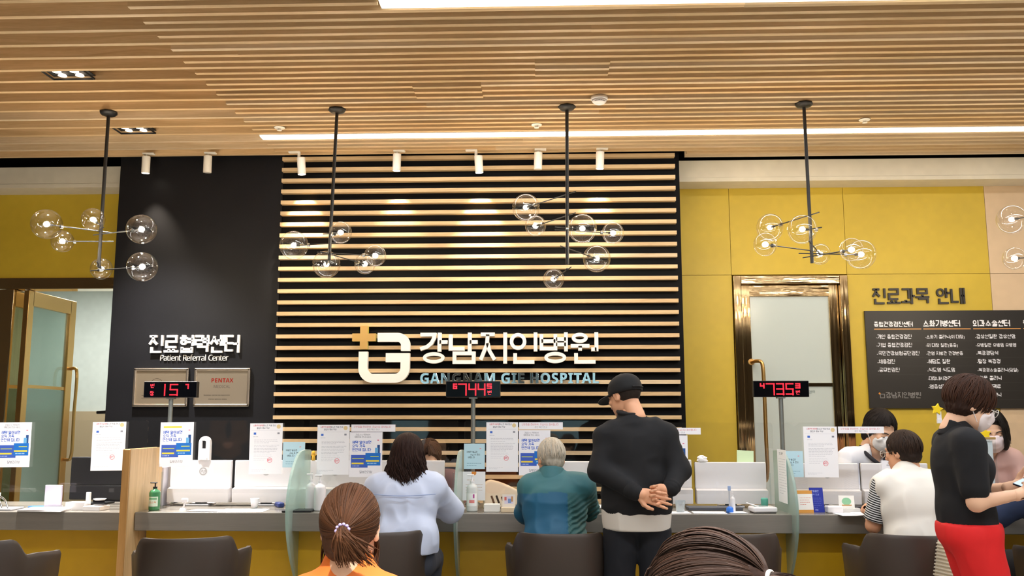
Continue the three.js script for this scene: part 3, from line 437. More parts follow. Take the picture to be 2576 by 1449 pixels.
MB.letter = txt((c, w, h) => {
  c.fillStyle = '#f8f7fa'; c.fillRect(0, 0, w, h); drawText(c, '내원객 여러분', 30, 26, 15, 0.12, '#d06a74'); drawText(c, '마스크 착용 안내', 118, 26, 15, 0.12, '#777782'); drawText(c, '출입자 명부 작성', 60, 48, 15, 0.12, '#777782'); c.fillStyle = '#d8d6de'; c.fillRect(14, 60, w - 28, 2); c.fillStyle = '#e7cf9a'; c.beginPath(); c.arc(w - 36, 28, 18, 0, 6.3); c.fill();
  c.fillStyle = '#3d6bcc'; c.fillRect(34, 78, 22, 18); c.fillStyle = '#8c8c96'; c.fillRect(w - 46, 78, 20, 14); lines(c, 30, 112, 60, 1, 8, '#b9b9c2'); lines(c, 40, 140, 200, 3, 12, '#c4c4cc'); lines(c, 40, 184, 200, 6, 13, '#bdbdc6'); lines(c, 40, 268, 160, 4, 14, '#c8c8d0', 2);
  c.strokeStyle = '#e06a78'; c.lineWidth = 4; c.beginPath(); c.arc(182, 312, 20, 0, 6.3); c.stroke(); drawText(c, '병원', 164, 320, 17, 0.12, '#e06a78'); lines(c, 24, 392, 130, 2, 10, '#c8c8d0', 2);
}, 290, 430);
MB.strip = txt((c, w, h) => { c.fillStyle = '#f8f6fa'; c.fillRect(0, 0, w, h); drawText(c, '신분증을 준비하여', 24, 32, 20, 0.1, '#d98c96'); drawText(c, '주십시오 감사합니다', 200, 32, 20, 0.1, '#d98c96'); drawText(c, '본인 확인 안내', 150, 58, 18, 0.1, '#a8a8b2'); }, 420, 70);
MB.sky = txt((c, w, h) => { c.fillStyle = '#c2e2ee'; c.fillRect(0, 0, w, h); c.fillStyle = '#e58c96'; c.fillRect(150, 40, 14, 8); drawText(c, '처방전 발급은', 26, 84, 17, 0.14, '#5c727c'); drawText(c, '수납 후 문의', 60, 108, 17, 0.14, '#5c727c'); drawText(c, '바랍니다', 40, 132, 17, 0.14, '#5c727c'); lines(c, 28, 176, 140, 2, 20, '#6f9bae', 4); }, 200, 230);
MB.orange = txt((c, w, h) => { c.fillStyle = '#efeef0'; c.fillRect(0, 0, w, h); c.fillStyle = '#e08a3a'; c.beginPath(); c.arc(w / 2, 10, 22, 0, 6.3); c.fill(); lines(c, 40, 70, 120, 1, 10, '#c9a98c', 4); lines(c, 30, 110, 150, 4, 24, '#c8b4a4', 4); }, 210, 250);
MB.side = txt((c, w, h) => { c.fillStyle = '#eef2f6'; c.fillRect(0, 0, w, h); drawText(c, '안내문', 30, 40, 20, 0.12, '#7d8792'); lines(c, 20, 70, 90, 14, 20, '#b4bcc6', 3); }, 130, 400);
MB.amberCard = txt((c, w, h) => { c.fillStyle = '#f4f1ec'; c.fillRect(0, 0, w, h); c.fillStyle = '#dd9c48'; c.fillRect(0, 0, w, 34); c.fillRect(0, h - 30, w, 30); lines(c, 22, 70, 90, 4, 22, '#d98a7c', 5); }, 150, 220);
MB.blueCard = txt((c, w, h) => { c.fillStyle = '#23339c'; c.fillRect(0, 0, w, h); drawText(c, '건강검진', 14, 44, 20, 0.12, '#c3cbf4'); drawText(c, '예약 안내', 14, 76, 18, 0.12, '#96a4e4'); lines(c, 14, 100, 90, 6, 18, '#6474cc', 4); drawText(c, '강남', 40, 222, 16, 0.12, '#c3cbf4'); }, 130, 240);
MB.greenCard = txt((c, w, h) => { c.fillStyle = '#f0efe9'; c.fillRect(0, 0, w, h); c.fillStyle = '#8fc9a0'; c.beginPath(); c.ellipse(w / 2, 60, 48, 38, 0, 0, 6.3); c.fill(); c.fillStyle = '#c79a66'; c.fillRect(30, 92, 100, 14); lines(c, 24, 126, 110, 2, 14, '#bdb7ae', 4); }, 160, 160);
MB.photoCard = txt((c, w, h) => { c.fillStyle = '#e9dfd2'; c.fillRect(0, 0, w, h); c.fillStyle = '#d7cfe0'; c.fillRect(26, 20, 110, 90); c.fillStyle = '#d06a5c'; c.fillRect(26, 30, 26, 40); c.fillStyle = '#7f98c8'; c.fillRect(70, 50, 40, 50); c.fillStyle = '#c99052'; c.fillRect(110, 24, 20, 60); }, 160, 180);
// clear acrylic screens on the counter with paper hung on them ---------
const ZS = -6.3;
const screenDefs = [[-3.84, -2.757, 'clear acrylic screen on the counter by the glass doors'], [-2.668, -1.668, 'clear acrylic screen in front of the two white monitors'], [-1.628, -0.60, 'clear acrylic screen before the long haired woman'], [-0.555, 0.46, 'clear acrylic screen before the grey haired man'], [0.52, 1.53, 'clear acrylic screen before the man in the black cap'], [1.60, 2.62, 'clear acrylic screen before the man in the white vest'], [2.68, 3.68, 'clear acrylic screen before the woman in pink']];
for (const [x0, x1, l] of screenDefs) {
  const w = x1 - x0, y1 = x0 > 0.5 ? 1.335 : 1.35, h = y1 - TOP - 0.1, o = thing('acrylic_screen', l, 'acrylic screen', [(x0 + x1) / 2, TOP, ZS - 0.02], 0, 'clear acrylic screens along the counter');
  const s = new THREE.Shape(), r = 0.02, a = -w / 2, b = w / 2, c = 0.1, d = h + 0.1; s.moveTo(a, c); s.lineTo(b, c); s.lineTo(b, d - r); s.quadraticCurveTo(b, d, b - r, d); s.lineTo(a + r, d); s.quadraticCurveTo(a, d, a, d - r); s.closePath();
  part(o, 'sheet', new THREE.ExtrudeGeometry(s, { depth: 0.005, bevelEnabled: false }).translate(0, 0, -0.0025), M.acrylic);
  for (const q of [-1, 1]) part(o, 'foot', merge([T(rbox(0.012, 0.24, 0.012, 0.002), q * (w / 2 - 0.03), 0.12, 0.008), T(rbox(0.014, 0.01, 0.16, 0.003), q * (w / 2 - 0.03), 0.005, 0)]), M.clear);
}
const sheet = (name, label, cat, x0, x1, y0, y1, mat, z = ZS, group, tilt = 0) => { const m = printed(null, numbered(name), x1 - x0, y1 - y0, 0.002, mat, M.paper, [(x0 + x1) / 2, (y0 + y1) / 2, z]); m.rotation.z = tilt; scene.add(m); return tag(m, label, cat, group); };
const GP = 'blue and white posters on the acrylic screens', GL = 'white letters on the acrylic screens', GS = 'narrow white notice strips on the screens', GB = 'small light blue notices';
sheet('poster', 'blue and white poster on the screen by the glass doors', 'poster', -3.80, -3.57, 1.03, 1.337, MB.blue, ZS, GP, 0.01);
sheet('letter_notice', 'white printed letter beside the wooden partition', 'notice', -3.138, -2.903, 1.008, 1.34, MB.letter, ZS, GL, 0.01);
sheet('poster', 'blue and white poster with a yellow bar on top by the wooden partition', 'poster', -2.66, -2.428, 1.036, 1.338, MB.blueY, ZS, GP, 0.012);
sheet('letter_notice', 'white printed letter before the white monitors, next to the light blue notice', 'notice', -2.035, -1.808, 0.986, 1.33, MB.letter, ZS, GL, 0.006);
sheet('letter_notice', 'white printed letter directly beside the long haired woman\'s blue poster', 'notice', -1.567, -1.345, 0.984, 1.32, MB.letter, ZS, GL, 0.005);
sheet('poster', 'blue and white poster beside the long haired woman', 'poster', -1.342, -1.117, 0.969, 1.271, MB.blue, ZS + 0.003, GP, 0.004);
sheet('notice_strip', 'narrow white notice strip above the poster by the long haired woman', 'notice', -1.334, -1.03, 1.274, 1.322, MB.strip, ZS, GS);
sheet('letter_notice', 'white printed letter beside the grey haired man\'s poster', 'notice', -0.406, -0.19, 1.005, 1.338, MB.letter, ZS, GL);
sheet('poster', 'blue and white poster behind the grey haired man', 'poster', -0.184, 0.03, 0.982, 1.285, MB.blue, ZS + 0.003, GP);
sheet('notice_strip', 'narrow white notice strip above the poster by the grey haired man', 'notice', -0.182, 0.115, 1.29, 1.338, MB.strip, ZS, GS);
sheet('notice_strip', 'narrow white notice strip beside the elbow of the man in black', 'notice', 0.75, 1.046, 1.256, 1.301, MB.strip, ZS, GS);
sheet('poster', 'blue and white poster half hidden by the man in black', 'poster', 0.735, 0.955, 0.948, 1.251, MB.blue, ZS, GP, -0.005);
sheet('letter_notice', 'white printed letter between the glass fin and the masked clerk', 'notice', 1.731, 1.955, 0.973, 1.309, MB.letter, ZS, GL, -0.004);
sheet('notice_strip', 'narrow white notice strip in front of the masked clerk in white', 'notice', 1.964, 2.268, 1.265, 1.309, MB.strip, ZS, GS);
sheet('poster', 'blue and white poster behind the man in the white vest', 'poster', 2.239, 2.46, 0.79, 1.086, MB.blue, ZS, GP);
sheet('sky_notice', 'small light blue notice before the white monitors', 'notice', -1.802, -1.65, 1.032, 1.203, MB.sky, ZS, GB);
sheet('sky_notice', 'small light blue notice above the orange topped sheet', 'notice', -0.558, -0.416, 1.024, 1.193, MB.sky, ZS, GB);
sheet('sky_notice', 'small light blue notice beside the fin with the paper', 'notice', 1.585, 1.722, 0.975, 1.146, MB.sky, ZS, GB);
sheet('orange_notice', 'pale notice with an orange half disc at its top edge', 'notice', -0.566, -0.412, 0.815, 1.006, MB.orange, ZS);
{ const m = printed(null, numbered('side_notice'), 0.22, 0.34, 0.002, MB.side, M.paper, [1.545, 0.99, -6.16]); m.rotation.y = -Math.PI / 2; scene.add(m); tag(m, 'tall white paper stuck on the side of a glass fin', 'notice'); }
// queue number displays on poles ---------------------------------------
const led = (draw) => { const t = canvasTex(512, 150, (c, w, h) => { c.fillStyle = '#000'; c.fillRect(0, 0, w, h); draw(c); }); const m = S(0x05060a, 0.12, { emissiveMap: t }); m.emissive = new THREE.Color(0xffffff); m.emissiveIntensity = 1.6; return m; };
const seg = { 0: 'abcdef', 1: 'bc', 3: 'abgcd', 4: 'fgbc', 5: 'afgcd', 6: 'afgedc', 7: 'abc', 8: 'abcdefg' };
const digit = (c, n, x, y, w, h, th, col = '#ff2a38') => { c.fillStyle = col; for (const s of seg[n]) { const r = { a: [0, 0, w, th], d: [0, h - th, w, th], g: [0, h / 2 - th / 2, w, th], f: [0, 0, th, h / 2], b: [w - th, 0, th, h / 2], e: [0, h / 2, th, h / 2], c: [w - th, h / 2, th, h / 2] }[s]; for (let a = r[0]; a < r[0] + r[2] - 0.1; a += 7) for (let b = r[1]; b < r[1] + r[3] - 0.1; b += 7) { c.beginPath(); c.arc(x + a + 3.5, y + b + 3.5, 3.3, 0, 6.3); c.fill(); } } };
const ledW = 0.392;
[[-2.735, (c) => { digit(c, 1, 178, 18, 32, 116, 14); digit(c, 5, 250, 18, 84, 116, 14); digit(c, 7, 404, 18, 30, 50, 9); drawText(c, '번', 60, 58, 42, 0.12, '#ff3340'); drawText(c, '창', 56, 136, 46, 0.12, '#ff3340'); }, 'number display reading fifteen on a pole before the metal plaques'], [-0.523, (c) => { digit(c, 6, 62, 18, 36, 52, 9); digit(c, 7, 112, 18, 84, 116, 14); digit(c, 4, 212, 18, 76, 116, 14); digit(c, 4, 300, 18, 76, 116, 14); digit(c, 5, 388, 18, 44, 50, 9); drawText(c, '번', 396, 130, 42, 0.12, '#ff3340'); }, 'number display reading seven forty four before the hospital sign'], [1.674, (c) => { digit(c, 4, 56, 18, 40, 52, 9); digit(c, 7, 112, 18, 84, 116, 14); digit(c, 3, 208, 18, 76, 116, 14); digit(c, 5, 296, 18, 76, 116, 14); digit(c, 3, 388, 18, 44, 50, 9); drawText(c, '번', 392, 130, 42, 0.12, '#ff3340'); }, 'number display reading seven thirty five before the frosted door']].forEach(([x, draw, l]) => {
  const o = thing('number_display', l, 'display', [x, TOP, -6.63], 0, 'red number displays on poles');
  part(o, 'pole', merge([T(cyl(0.016, 0.016, 0.76, 16), 0, 0.38, 0), T(cyl(0.05, 0.055, 0.012, 24), 0, 0.006, 0)]), M.greyMetal);
  const b = part(o, 'case', rbox(ledW, 0.116, 0.05, 0.004), M.darkPlastic, [0, 0.812, 0.0]);
  const m = led(draw); part(b, 'screen', new THREE.PlaneGeometry(ledW - 0.008, 0.108), m, [0, 0, 0.0256]);
  part(o, 'bracket', T(rbox(0.06, 0.012, 0.04, 0.003), 0, 0.75, 0), M.greyMetal);
});
// ================================================================ CHAIRS
function chairShell() { // U shaped shell: plan curve with a top that steps down to the arms; back towards +z
  const N = 72, K = 7, pos = [], idx = []; const plan = [];
  const key = [[0.275, -0.24], [0.268, -0.05], [0.235, 0.08], [0.188, 0.17], [0.12, 0.225], [0.0, 0.245], [-0.12, 0.225], [-0.188, 0.17], [-0.235, 0.08], [-0.268, -0.05], [-0.275, -0.24]];
  const curve = new THREE.CatmullRomCurve3(key.map(([x, z]) => new THREE.Vector3(x, 0, z)), false, 'centripetal');
  for (let i = 0; i <= N; i++) {
    const p = curve.getPointAt(i / N), t = curve.getTangentAt(i / N), nx = -t.z, nz = t.x, out = Math.sign(nx * p.x + nz * (p.z + 0.1)) || 1;
    const back = clamp((p.z - 0.085) / 0.085, 0, 1), s = back * back * (3 - 2 * back), top = mix(0.648 - 0.02 * clamp(-p.z, 0, 0.2) * 5, 0.738, s), bot = 0.33;
    const flare = 0.03, th = 0.022;
    const ring = []; const oy = [bot, mix(bot, top, 0.5), top - 0.02, top, top, top - 0.02, mix(bot, top, 0.5), bot], oo = [th, th, th, th * 0.5, -th * 0.5, -th, -th, -th];
    for (let k = 0; k < 8; k++) { const f = (oy[k] - bot) / (0.74 - bot) * flare; pos.push(p.x + out * nx * (oo[k] + f), oy[k], p.z + out * nz * (oo[k] + f)); }
  }
  for (let i = 0; i < N; i++) for (let k = 0; k < 8; k++) { const a = i * 8 + k, b = i * 8 + (k + 1) % 8, c = a + 8, d = b + 8; idx.push(a, b, c, b, d, c); }
  for (const e of [0, N * 8]) for (let k = 1; k < 7; k++) idx.push(...(e ? [e, e + k, e + k + 1] : [e, e + k + 1, e + k]));
  const g = new THREE.BufferGeometry(); g.setAttribute('position', new THREE.Float32BufferAttribute(pos, 3)); g.setIndex(idx); return toCreasedNormals(g, 0.9);
}
const chair0 = new THREE.Group(); {
  part(chair0, 'shell', chairShell(), M.chair); part(chair0, 'seat', T(rbox(0.50, 0.1, 0.46, 0.035, 4), 0, 0.41, -0.03), M.chair);
  for (const [x, z] of [[-1, -1], [1, -1], [-1, 1], [1, 1]]) part(chair0, 'leg', rod([x * 0.17, 0.36, z * 0.15 - 0.02], [x * 0.23, 0, z * 0.2 - 0.02], 0.012), M.blackMetal);
}
[[-3.02, -4.95, 0.15, 'empty brown tub chair at the counter by the glass doors'], [-1.965, -5.13, 0.25, 'empty brown tub chair beside the wooden partition'], [-0.97, -5.42, 0.22, 'brown tub chair under the long haired woman'], [0.072, -5.40, 0.0, 'brown tub chair under the grey haired man'], [1.035, -5.42, 0.0, 'empty brown tub chair behind the man in the black cap'], [2.03, -5.40, -0.18, 'brown tub chair under the man in the white vest'], [3.05, -5.40, 0.0, 'brown tub chair under the visitor in navy']].forEach(([x, z, a, l], i) => {
  const c = i ? chair0.clone() : chair0; c.name = numbered('tub_chair'); c.position.set(x, 0, z); c.rotation.y = a; scene.add(c); tag(c, l, 'chair', 'brown tub chairs along the counter');
});
{ // pale woven chair behind the woman in red trousers
  const o = thing('woven_chair', 'cream woven chair back beside the red trousers', 'chair', [2.125, 0, -4.97], -1.3);
  part(o, 'backrest', T(rbox(0.40, 0.27, 0.03, 0.012, 3), 0, 0.59, 0.0, -0.1), S(0xe8dfc9, 0.75)); for (let k = 0; k < 14; k++) part(o, 'rib', T(rbox(0.39, 0.009, 0.008, 0.003, 1), 0, 0.47 + k * 0.018, 0.032 - k * 0.002), S(0xd8ceb6, 0.8)); 
  part(o, 'seat', T(rbox(0.42, 0.05, 0.42, 0.015, 2), 0, 0.44, -0.2), S(0xe8dfc9, 0.75)); for (const [x, z] of [[-1, 0], [1, 0], [-1, -1], [1, -1]]) part(o, 'leg', rod([x * 0.18, 0.44, z * 0.36 - 0.02], [x * 0.2, 0, z * 0.38 - 0.02], 0.012), S(0xcfc4ae, 0.6));
}
// ================================================================ MONITORS
const logoMat = S(0xffffff, 0.5, { map: canvasTex(128, 128, (c, w, h) => { c.fillStyle = '#dcdce0'; c.fillRect(0, 0, w, h); c.strokeStyle = '#a9a7a6'; c.lineWidth = 16; c.beginPath(); c.arc(64, 64, 48, 0, 6.3); c.stroke(); c.fillStyle = '#a9a7a6'; c.font = 'italic bold 58px sans-serif'; c.textAlign = 'center'; c.fillText('hp', 64, 80); }) });
function monitor(name, label, x0, x1, y1, z, logo, dark) {
  const w = x1 - x0, h = y1 - TOP - 0.03, o = thing(name, label, 'monitor', [(x0 + x1) / 2, TOP, z], 0, dark ? undefined : 'white monitors seen from behind'), m = dark ? M.darkPlastic : M.whitePlastic;
  const hu = h * 0.66;
  part(o, 'back_cover', rbox(w, hu, 0.022, 0.008, 3), m, [0, h + 0.03 - hu / 2, 0]);
  if (!dark) { const s = new THREE.Shape(); s.moveTo(0, 0); s.lineTo(0.05, -0.01); s.lineTo(0.045, -(h - hu)); s.lineTo(-0.02, -(h - hu) - 0.002); s.lineTo(-0.02, 0); s.closePath(); const g = new THREE.ExtrudeGeometry(s, { depth: w - 0.012, bevelEnabled: true, bevelSize: 0.004, bevelThickness: 0.004, bevelSegments: 2 }); g.rotateY(-Math.PI / 2); g.translate((w - 0.012) / 2, 0, 0); part(o, 'lower_housing', g, m, [0, h + 0.03 - hu - 0.002, 0.008]);
    for (let k = 0; k < 3; k++) part(o, 'port', rbox(0.03, 0.012, 0.004, 0.001), M.darkPlastic, [-0.02 + k * 0.042, 0.055, 0.055]); }
  else part(o, 'lower_cover', rbox(w, h - hu, 0.022, 0.008, 3), m, [0, 0.03 + (h - hu) / 2, 0]);
  part(o, 'bezel', rbox(w, h, 0.012, 0.004), M.darkPlastic, [0, 0.03 + h / 2, -0.018]);
  part(o, 'stand', merge([T(rbox(0.16, 0.012, 0.16, 0.004), 0, 0.006, -0.02), T(rbox(0.08, 0.08, 0.02, 0.004), 0, 0.045, -0.02)]), dark ? M.darkPlastic : M.greyPlastic);
  if (logo) part(o, 'maker_mark', new THREE.CircleGeometry(0.031, 32), logoMat, [logo === true ? 0 : logo, h + 0.03 - hu * 0.42, 0.0118]);
}
monitor('monitor', 'white monitor nearest the wooden partition, with a round maker mark', -2.655, -2.215, 1.072, -6.5, 0.015);
monitor('monitor', 'white monitor beside the one at the wooden partition, half under the light blue notice', -2.195, -1.745, 1.072, -6.5, true);
monitor('monitor', 'white monitor beside the pump bottles', -1.725, -1.24, 1.072, -6.5, true);
monitor('monitor', 'white monitor hidden behind the long haired woman', -1.20, -0.71, 1.072, -6.5, false);
monitor('monitor', 'white monitor behind the grey haired man', -0.155, 0.332, 1.068, -6.5, false);
monitor('monitor', 'white monitor beside the elbow of the man in black', 0.52, 1.008, 1.08, -6.5, false);
monitor('monitor', 'white monitor with a round maker mark next to the pen stand', 1.03, 1.519, 1.064, -6.5, 0.0);
monitor('monitor', 'white monitor before the masked clerk in white', 1.66, 2.148, 1.058, -6.5, 0.03);
monitor('monitor', 'white monitor behind the man in the white vest', 2.165, 2.62, 1.058, -6.5, false);
monitor('dark_monitor', 'black monitor on the counter by the glass doors', -3.40, -2.99, 1.09, -6.55, false, true);
// ================================================================ COUNTER THINGS
function pump(name, label, x, z, h, r, body, pumpMat, lab, group) {
  const o = thing(name, label, 'bottle', [x, TOP, z], 0, group);
  part(o, 'body', lathe([[0, 0], [r * 0.92, 0], [r, 0.008], [r, h * 0.62], [r * 0.8, h * 0.7], [r * 0.36, h * 0.74], [r * 0.36, h * 0.78], [0, h * 0.78]], 28), body);
  part(o, 'pump_head', merge([T(cyl(r * 0.4, r * 0.4, h * 0.06, 18), 0, h * 0.8, 0), T(cyl(r * 0.13, r * 0.13, h * 0.14, 12), 0, h * 0.88, 0), T(rbox(r * 1.3, h * 0.045, r * 0.45, 0.004), -r * 0.3, h * 0.97, 0)]), pumpMat);
  if (lab) part(o, 'label_band', T(new THREE.CylinderGeometry(r * 1.008, r * 1.008, h * 0.34, 28, 1, true, -1.0, 2.0), 0, h * 0.32, 0), lab);
  return o;
}
const labelMat = (f) => S(0xffffff, 0.6, { map: canvasTex(96, 96, f), side: THREE.DoubleSide });
pump('soap_bottle', 'green soap bottle with a black pump beside the wooden partition', -2.60, -6.12, 0.185, 0.036, P(0x5fb07a, 0.15, { transmission: 0.5, thickness: 0 }), M.darkPlastic, labelMat((c) => { c.fillStyle = '#dfeedd'; c.fillRect(0, 0, 96, 96); c.fillStyle = '#7fb98a'; c.fillRect(10, 10, 76, 20); drawText(c, '손소독', 18, 66, 22, 0.12, '#d7a07a'); }));
pump('pump_bottle', 'tall white pump bottle behind the frosted fin', -1.57, -6.18, 0.24, 0.034, M.whitePlastic, M.whitePlastic, null, 'white pump bottles');
pump('pump_bottle', 'white pump bottle beside the blue wipes pack', -1.497, -6.13, 0.235, 0.038, M.whitePlastic, M.whitePlastic, null, 'white pump bottles');
pump('sanitizer_bottle', 'white hand sanitizer with a pink label beside the orange topped notice', -0.487, -6.13, 0.24, 0.037, P(0xeef0ee, 0.3, { transmission: 0.3, thickness: 0 }), M.whitePlastic, labelMat((c) => { c.fillStyle = '#f2f2f0'; c.fillRect(0, 0, 96, 96); c.fillStyle = '#b0408c'; c.fillRect(58, 6, 14, 30); c.fillStyle = '#e68a86'; c.fillRect(26, 50, 46, 22); }));
pump('small_bottle', 'small white bottle beside the blue pen stand', 1.215, -6.15, 0.13, 0.017, M.whitePlastic, M.whitePlastic);
const boxThing = (name, label, cat, w, h, d, x, z, mat, turn = 0, y = TOP, r = 0.004) => { const m = single(name, label, cat, rbox(w, h, d, r, 2), mat, [x, y + h / 2, z]); m.rotation.y = turn; return m; };
{ // wipes pack
  const o = thing('wipes_pack', 'blue and white wipes pack beside the pump bottle', 'packet', [-1.40, TOP + 0.045, -6.15], 0.1); part(o, 'pack', rbox(0.1, 0.075, 0.03, 0.014, 3), S(0x5aa6d6, 0.45)); part(o, 'white_band', rbox(0.094, 0.022, 0.032, 0.01, 2), S(0xe6f2fa, 0.5), [0, 0.012, 0]); part(o, 'flap', rbox(0.05, 0.012, 0.034, 0.005, 2), S(0xd8586a, 0.5), [-0.02, 0.038, 0]); o.position.y = TOP + 0.0375;
}
boxThing('display_stand', 'lavender grey upright card stand on the counter by the glass doors', 'card stand', 0.115, 0.155, 0.02, -3.345, -6.23, S(0xcfc9dc, 0.4));
{ const o = scene.children[scene.children.length - 1]; part(o, 'back_leg', T(rbox(0.06, 0.012, 0.07, 0.003), 0, -0.071, -0.04), S(0xcfc9dc, 0.4)); }
{ // curved brochure rack with chrome arcs
  const o = thing('brochure_rack', 'chrome wire brochure rack with curved hoops at the end of the counter', 'rack', [-3.64, TOP + 0.001, -6.12]);
  for (let k = 0; k < 4; k++) { const z = -0.05 + 0.025 * k, x = -0.17 + k * 0.055; part(o, 'hoop', tube([[x - 0.05, 0.15 - k * 0.015, z], [x, 0.13 - k * 0.012, z + 0.01], [x + 0.05, 0.07, z + 0.015], [x + 0.085, 0.008, z + 0.02]], 0.006, 20, 8), M.chrome); }
  part(o, 'base_plate', rbox(0.34, 0.012, 0.16, 0.004), M.greyPlastic, [-0.06, 0.006, -0.01]); for (let k = 0; k < 3; k++) part(o, 'leaflet', T(rbox(0.1, 0.1, 0.006, 0.002), -0.16 + k * 0.055, 0.062, -0.03 + k * 0.025, -0.2), S([0xe9e4da, 0xdad6cc, 0xf0ece6][k], 0.7));
}
single('paper_stack', 'fanned stack of white forms on the counter by the glass doors', 'papers', merge([0, 1, 2, 3].map((k) => T(box(0.3, 0.003, 0.21), 0, 0.002 + k * 0.0035, 0, 0, 0.05 * k - 0.06))), M.paper, [-3.30, TOP, -6.09]);
boxThing('blue_pad', 'blue note pad lying on the counter by the glass doors', 'note pad', 0.11, 0.012, 0.06, -3.47, -6.27, S(0x3f77c4, 0.6), 0.1);
boxThing('white_box', 'small white box before the black monitor', 'box', 0.13, 0.052, 0.09, -3.13, -6.15, M.whitePlastic, 0.05);
boxThing('white_card_reader', 'white card reader with an upright slot beside the wooden partition', 'card reader', 0.12, 0.03, 0.12, -2.99, -6.12, M.whitePlastic, -0.1);
{ const o = scene.children[scene.children.length - 1]; part(o, 'slot', T(rbox(0.03, 0.08, 0.02, 0.005), -0.08, 0.06, -0.03), M.whitePlastic); part(o, 'dish', lathe([[0, 0], [0.03, 0.0], [0.042, 0.008], [0.04, 0.01], [0.0, 0.004]], 20), M.whitePlastic, [0.02, 0.05, 0]); }
{ // white camera stand behind the screen
  const o = thing('thermometer_camera', 'white arched camera stand above the monitor by the partition', 'camera', [-2.418, 1.0735, -6.5]);
  const s = new THREE.Shape(); s.moveTo(-0.038, 0); s.lineTo(0.038, 0); s.lineTo(0.038, 0.115); s.quadraticCurveTo(0.036, 0.158, 0, 0.16); s.quadraticCurveTo(-0.036, 0.158, -0.038, 0.115); s.closePath(); const h = new THREE.Path(); h.moveTo(-0.02, 0.075); h.lineTo(0.014, 0.075); h.lineTo(0.014, 0.125); h.quadraticCurveTo(0.012, 0.138, -0.004, 0.138); h.lineTo(-0.02, 0.136); h.closePath(); s.holes.push(h);
  part(o, 'arch_body', new THREE.ExtrudeGeometry(s, { depth: 0.03, bevelEnabled: true, bevelSize: 0.004, bevelThickness: 0.004, bevelSegments: 3 }), M.whitePlastic, [0, 0, -0.015]); part(o, 'lens_plate', rbox(0.03, 0.06, 0.01, 0.003), M.darkPlastic, [-0.003, 0.105, 0]); part(o, 'clip', rbox(0.05, 0.02, 0.05, 0.004), M.whitePlastic, [0, 0.008, 0]);
}
boxThing('upright_box', 'tall lavender white file box beside the green soap bottle', 'file box', 0.045, 0.265, 0.14, -2.70, -6.5, S(0xd5d4e0, 0.45));
{ const o = thing('desk_camera', 'small white desk camera before the white monitors', 'camera', [-2.42, TOP, -6.16]); part(o, 'base', T(cyl(0.02, 0.026, 0.012, 20), 0, 0.006, 0), M.whitePlastic); part(o, 'neck', rod([0, 0.01, 0], [0.008, 0.05, 0], 0.007), M.whitePlastic); part(o, 'head', T(rbox(0.045, 0.03, 0.03, 0.01, 3), 0.008, 0.062, 0, 0, 0.4), M.whitePlastic); }
{ const o = thing('paper_cup', 'white paper cup before the monitor with the letter', 'cup', [-1.985, TOP, -6.3]); part(o, 'cup_wall', lathe([[0, 0.002], [0.022, 0.002], [0.028, 0.06], [0.03, 0.062], [0.03, 0.064], [0.026, 0.062], [0.02, 0.006], [0, 0.006]], 24), M.paper); }
boxThing('stapler', 'dark blue stapler beside the frosted fin', 'stapler', 0.045, 0.035, 0.09, -1.83, -6.36, S(0x2b3a7a, 0.4), 0.6, TOP, 0.012);
boxThing('document_tray', 'thin black signing tablet under the frosted fin', 'tablet', 0.19, 0.014, 0.13, -1.62, -6.07, M.darkPlastic, 0.05, TOP, 0.005);
single('form_sheets', 'flat white forms on the counter before the white monitors', 'papers', merge([T(box(0.3, 0.002, 0.2), 0, 0.001, 0, 0, 0.05), T(box(0.21, 0.002, 0.15), -0.24, 0.003, 0.03, 0, -0.1)]), S(0xe9e2ea, 0.7), [-2.0, TOP, -6.13]);
single('form_sheets', 'flat white forms beside the long haired woman\'s arm', 'papers', merge([T(box(0.12, 0.002, 0.2), 0, 0.001, 0, 0, 0.2), T(box(0.11, 0.008, 0.2), 0.05, 0.004, -0.02, 0, -0.1)]), M.paper, [-0.66, TOP, -6.2]);
{ // cream cloth bag with stripes and its neighbours
  const o = thing('cloth_bag', 'cream cloth bag with dark zebra stripes lying behind the sanitizer', 'bag', [-0.30, TOP + 0.016, -6.42], 0.1);
  const s = new THREE.Shape(); s.moveTo(-0.12, 0); s.lineTo(0.13, 0); s.quadraticCurveTo(0.14, 0.06, 0.09, 0.09); s.quadraticCurveTo(0.0, 0.14, -0.08, 0.155); s.quadraticCurveTo(-0.125, 0.155, -0.12, 0.1); s.closePath(); part(o, 'bag_body', new THREE.ExtrudeGeometry(s, { depth: 0.06, bevelEnabled: true, bevelSize: 0.015, bevelThickness: 0.015, bevelSegments: 4 }), S(0xf0dcc0, 0.8));
  for (let k = 0; k < 5; k++) part(o, 'stripe', T(rbox(0.014, 0.06 + 0.01 * (k % 2), 0.012, 0.004), 0, 0, 0, 0, 0, 0.35), S(k % 2 ? 0x3a2a20 : 0x6a4a32, 0.8), [-0.07 + k * 0.035, 0.04 - k * 0.003, 0.072]);
}
boxThing('tissue_block', 'white sticky note block beside the sanitizer', 'note block', 0.105, 0.05, 0.07, -0.355, -6.12, S(0xf1eee6, 0.7), 0.03);
{ const o = thing('photo_card', 'small card in a light wooden stand beside the note block', 'card', [-0.245, TOP, -6.11], 0.05); printed(o, 'card', 0.085, 0.1, 0.004, MB.photoCard, M.paper, [0, 0.062, 0.008]).rotation.x = -0.15; part(o, 'wooden_stand', rbox(0.1, 0.03, 0.06, 0.004), S(0xe3cfae, 0.6), [0, 0.015, 0.01]); }
{ const o = thing('clear_organizer', 'clear plastic desk organizer next to the grey haired man', 'organizer', [-0.12, TOP, -6.25]); part(o, 'tray_wall', rbox(0.12, 0.13, 0.1, 0.004), M.clear, [0, 0.065, 0]); }
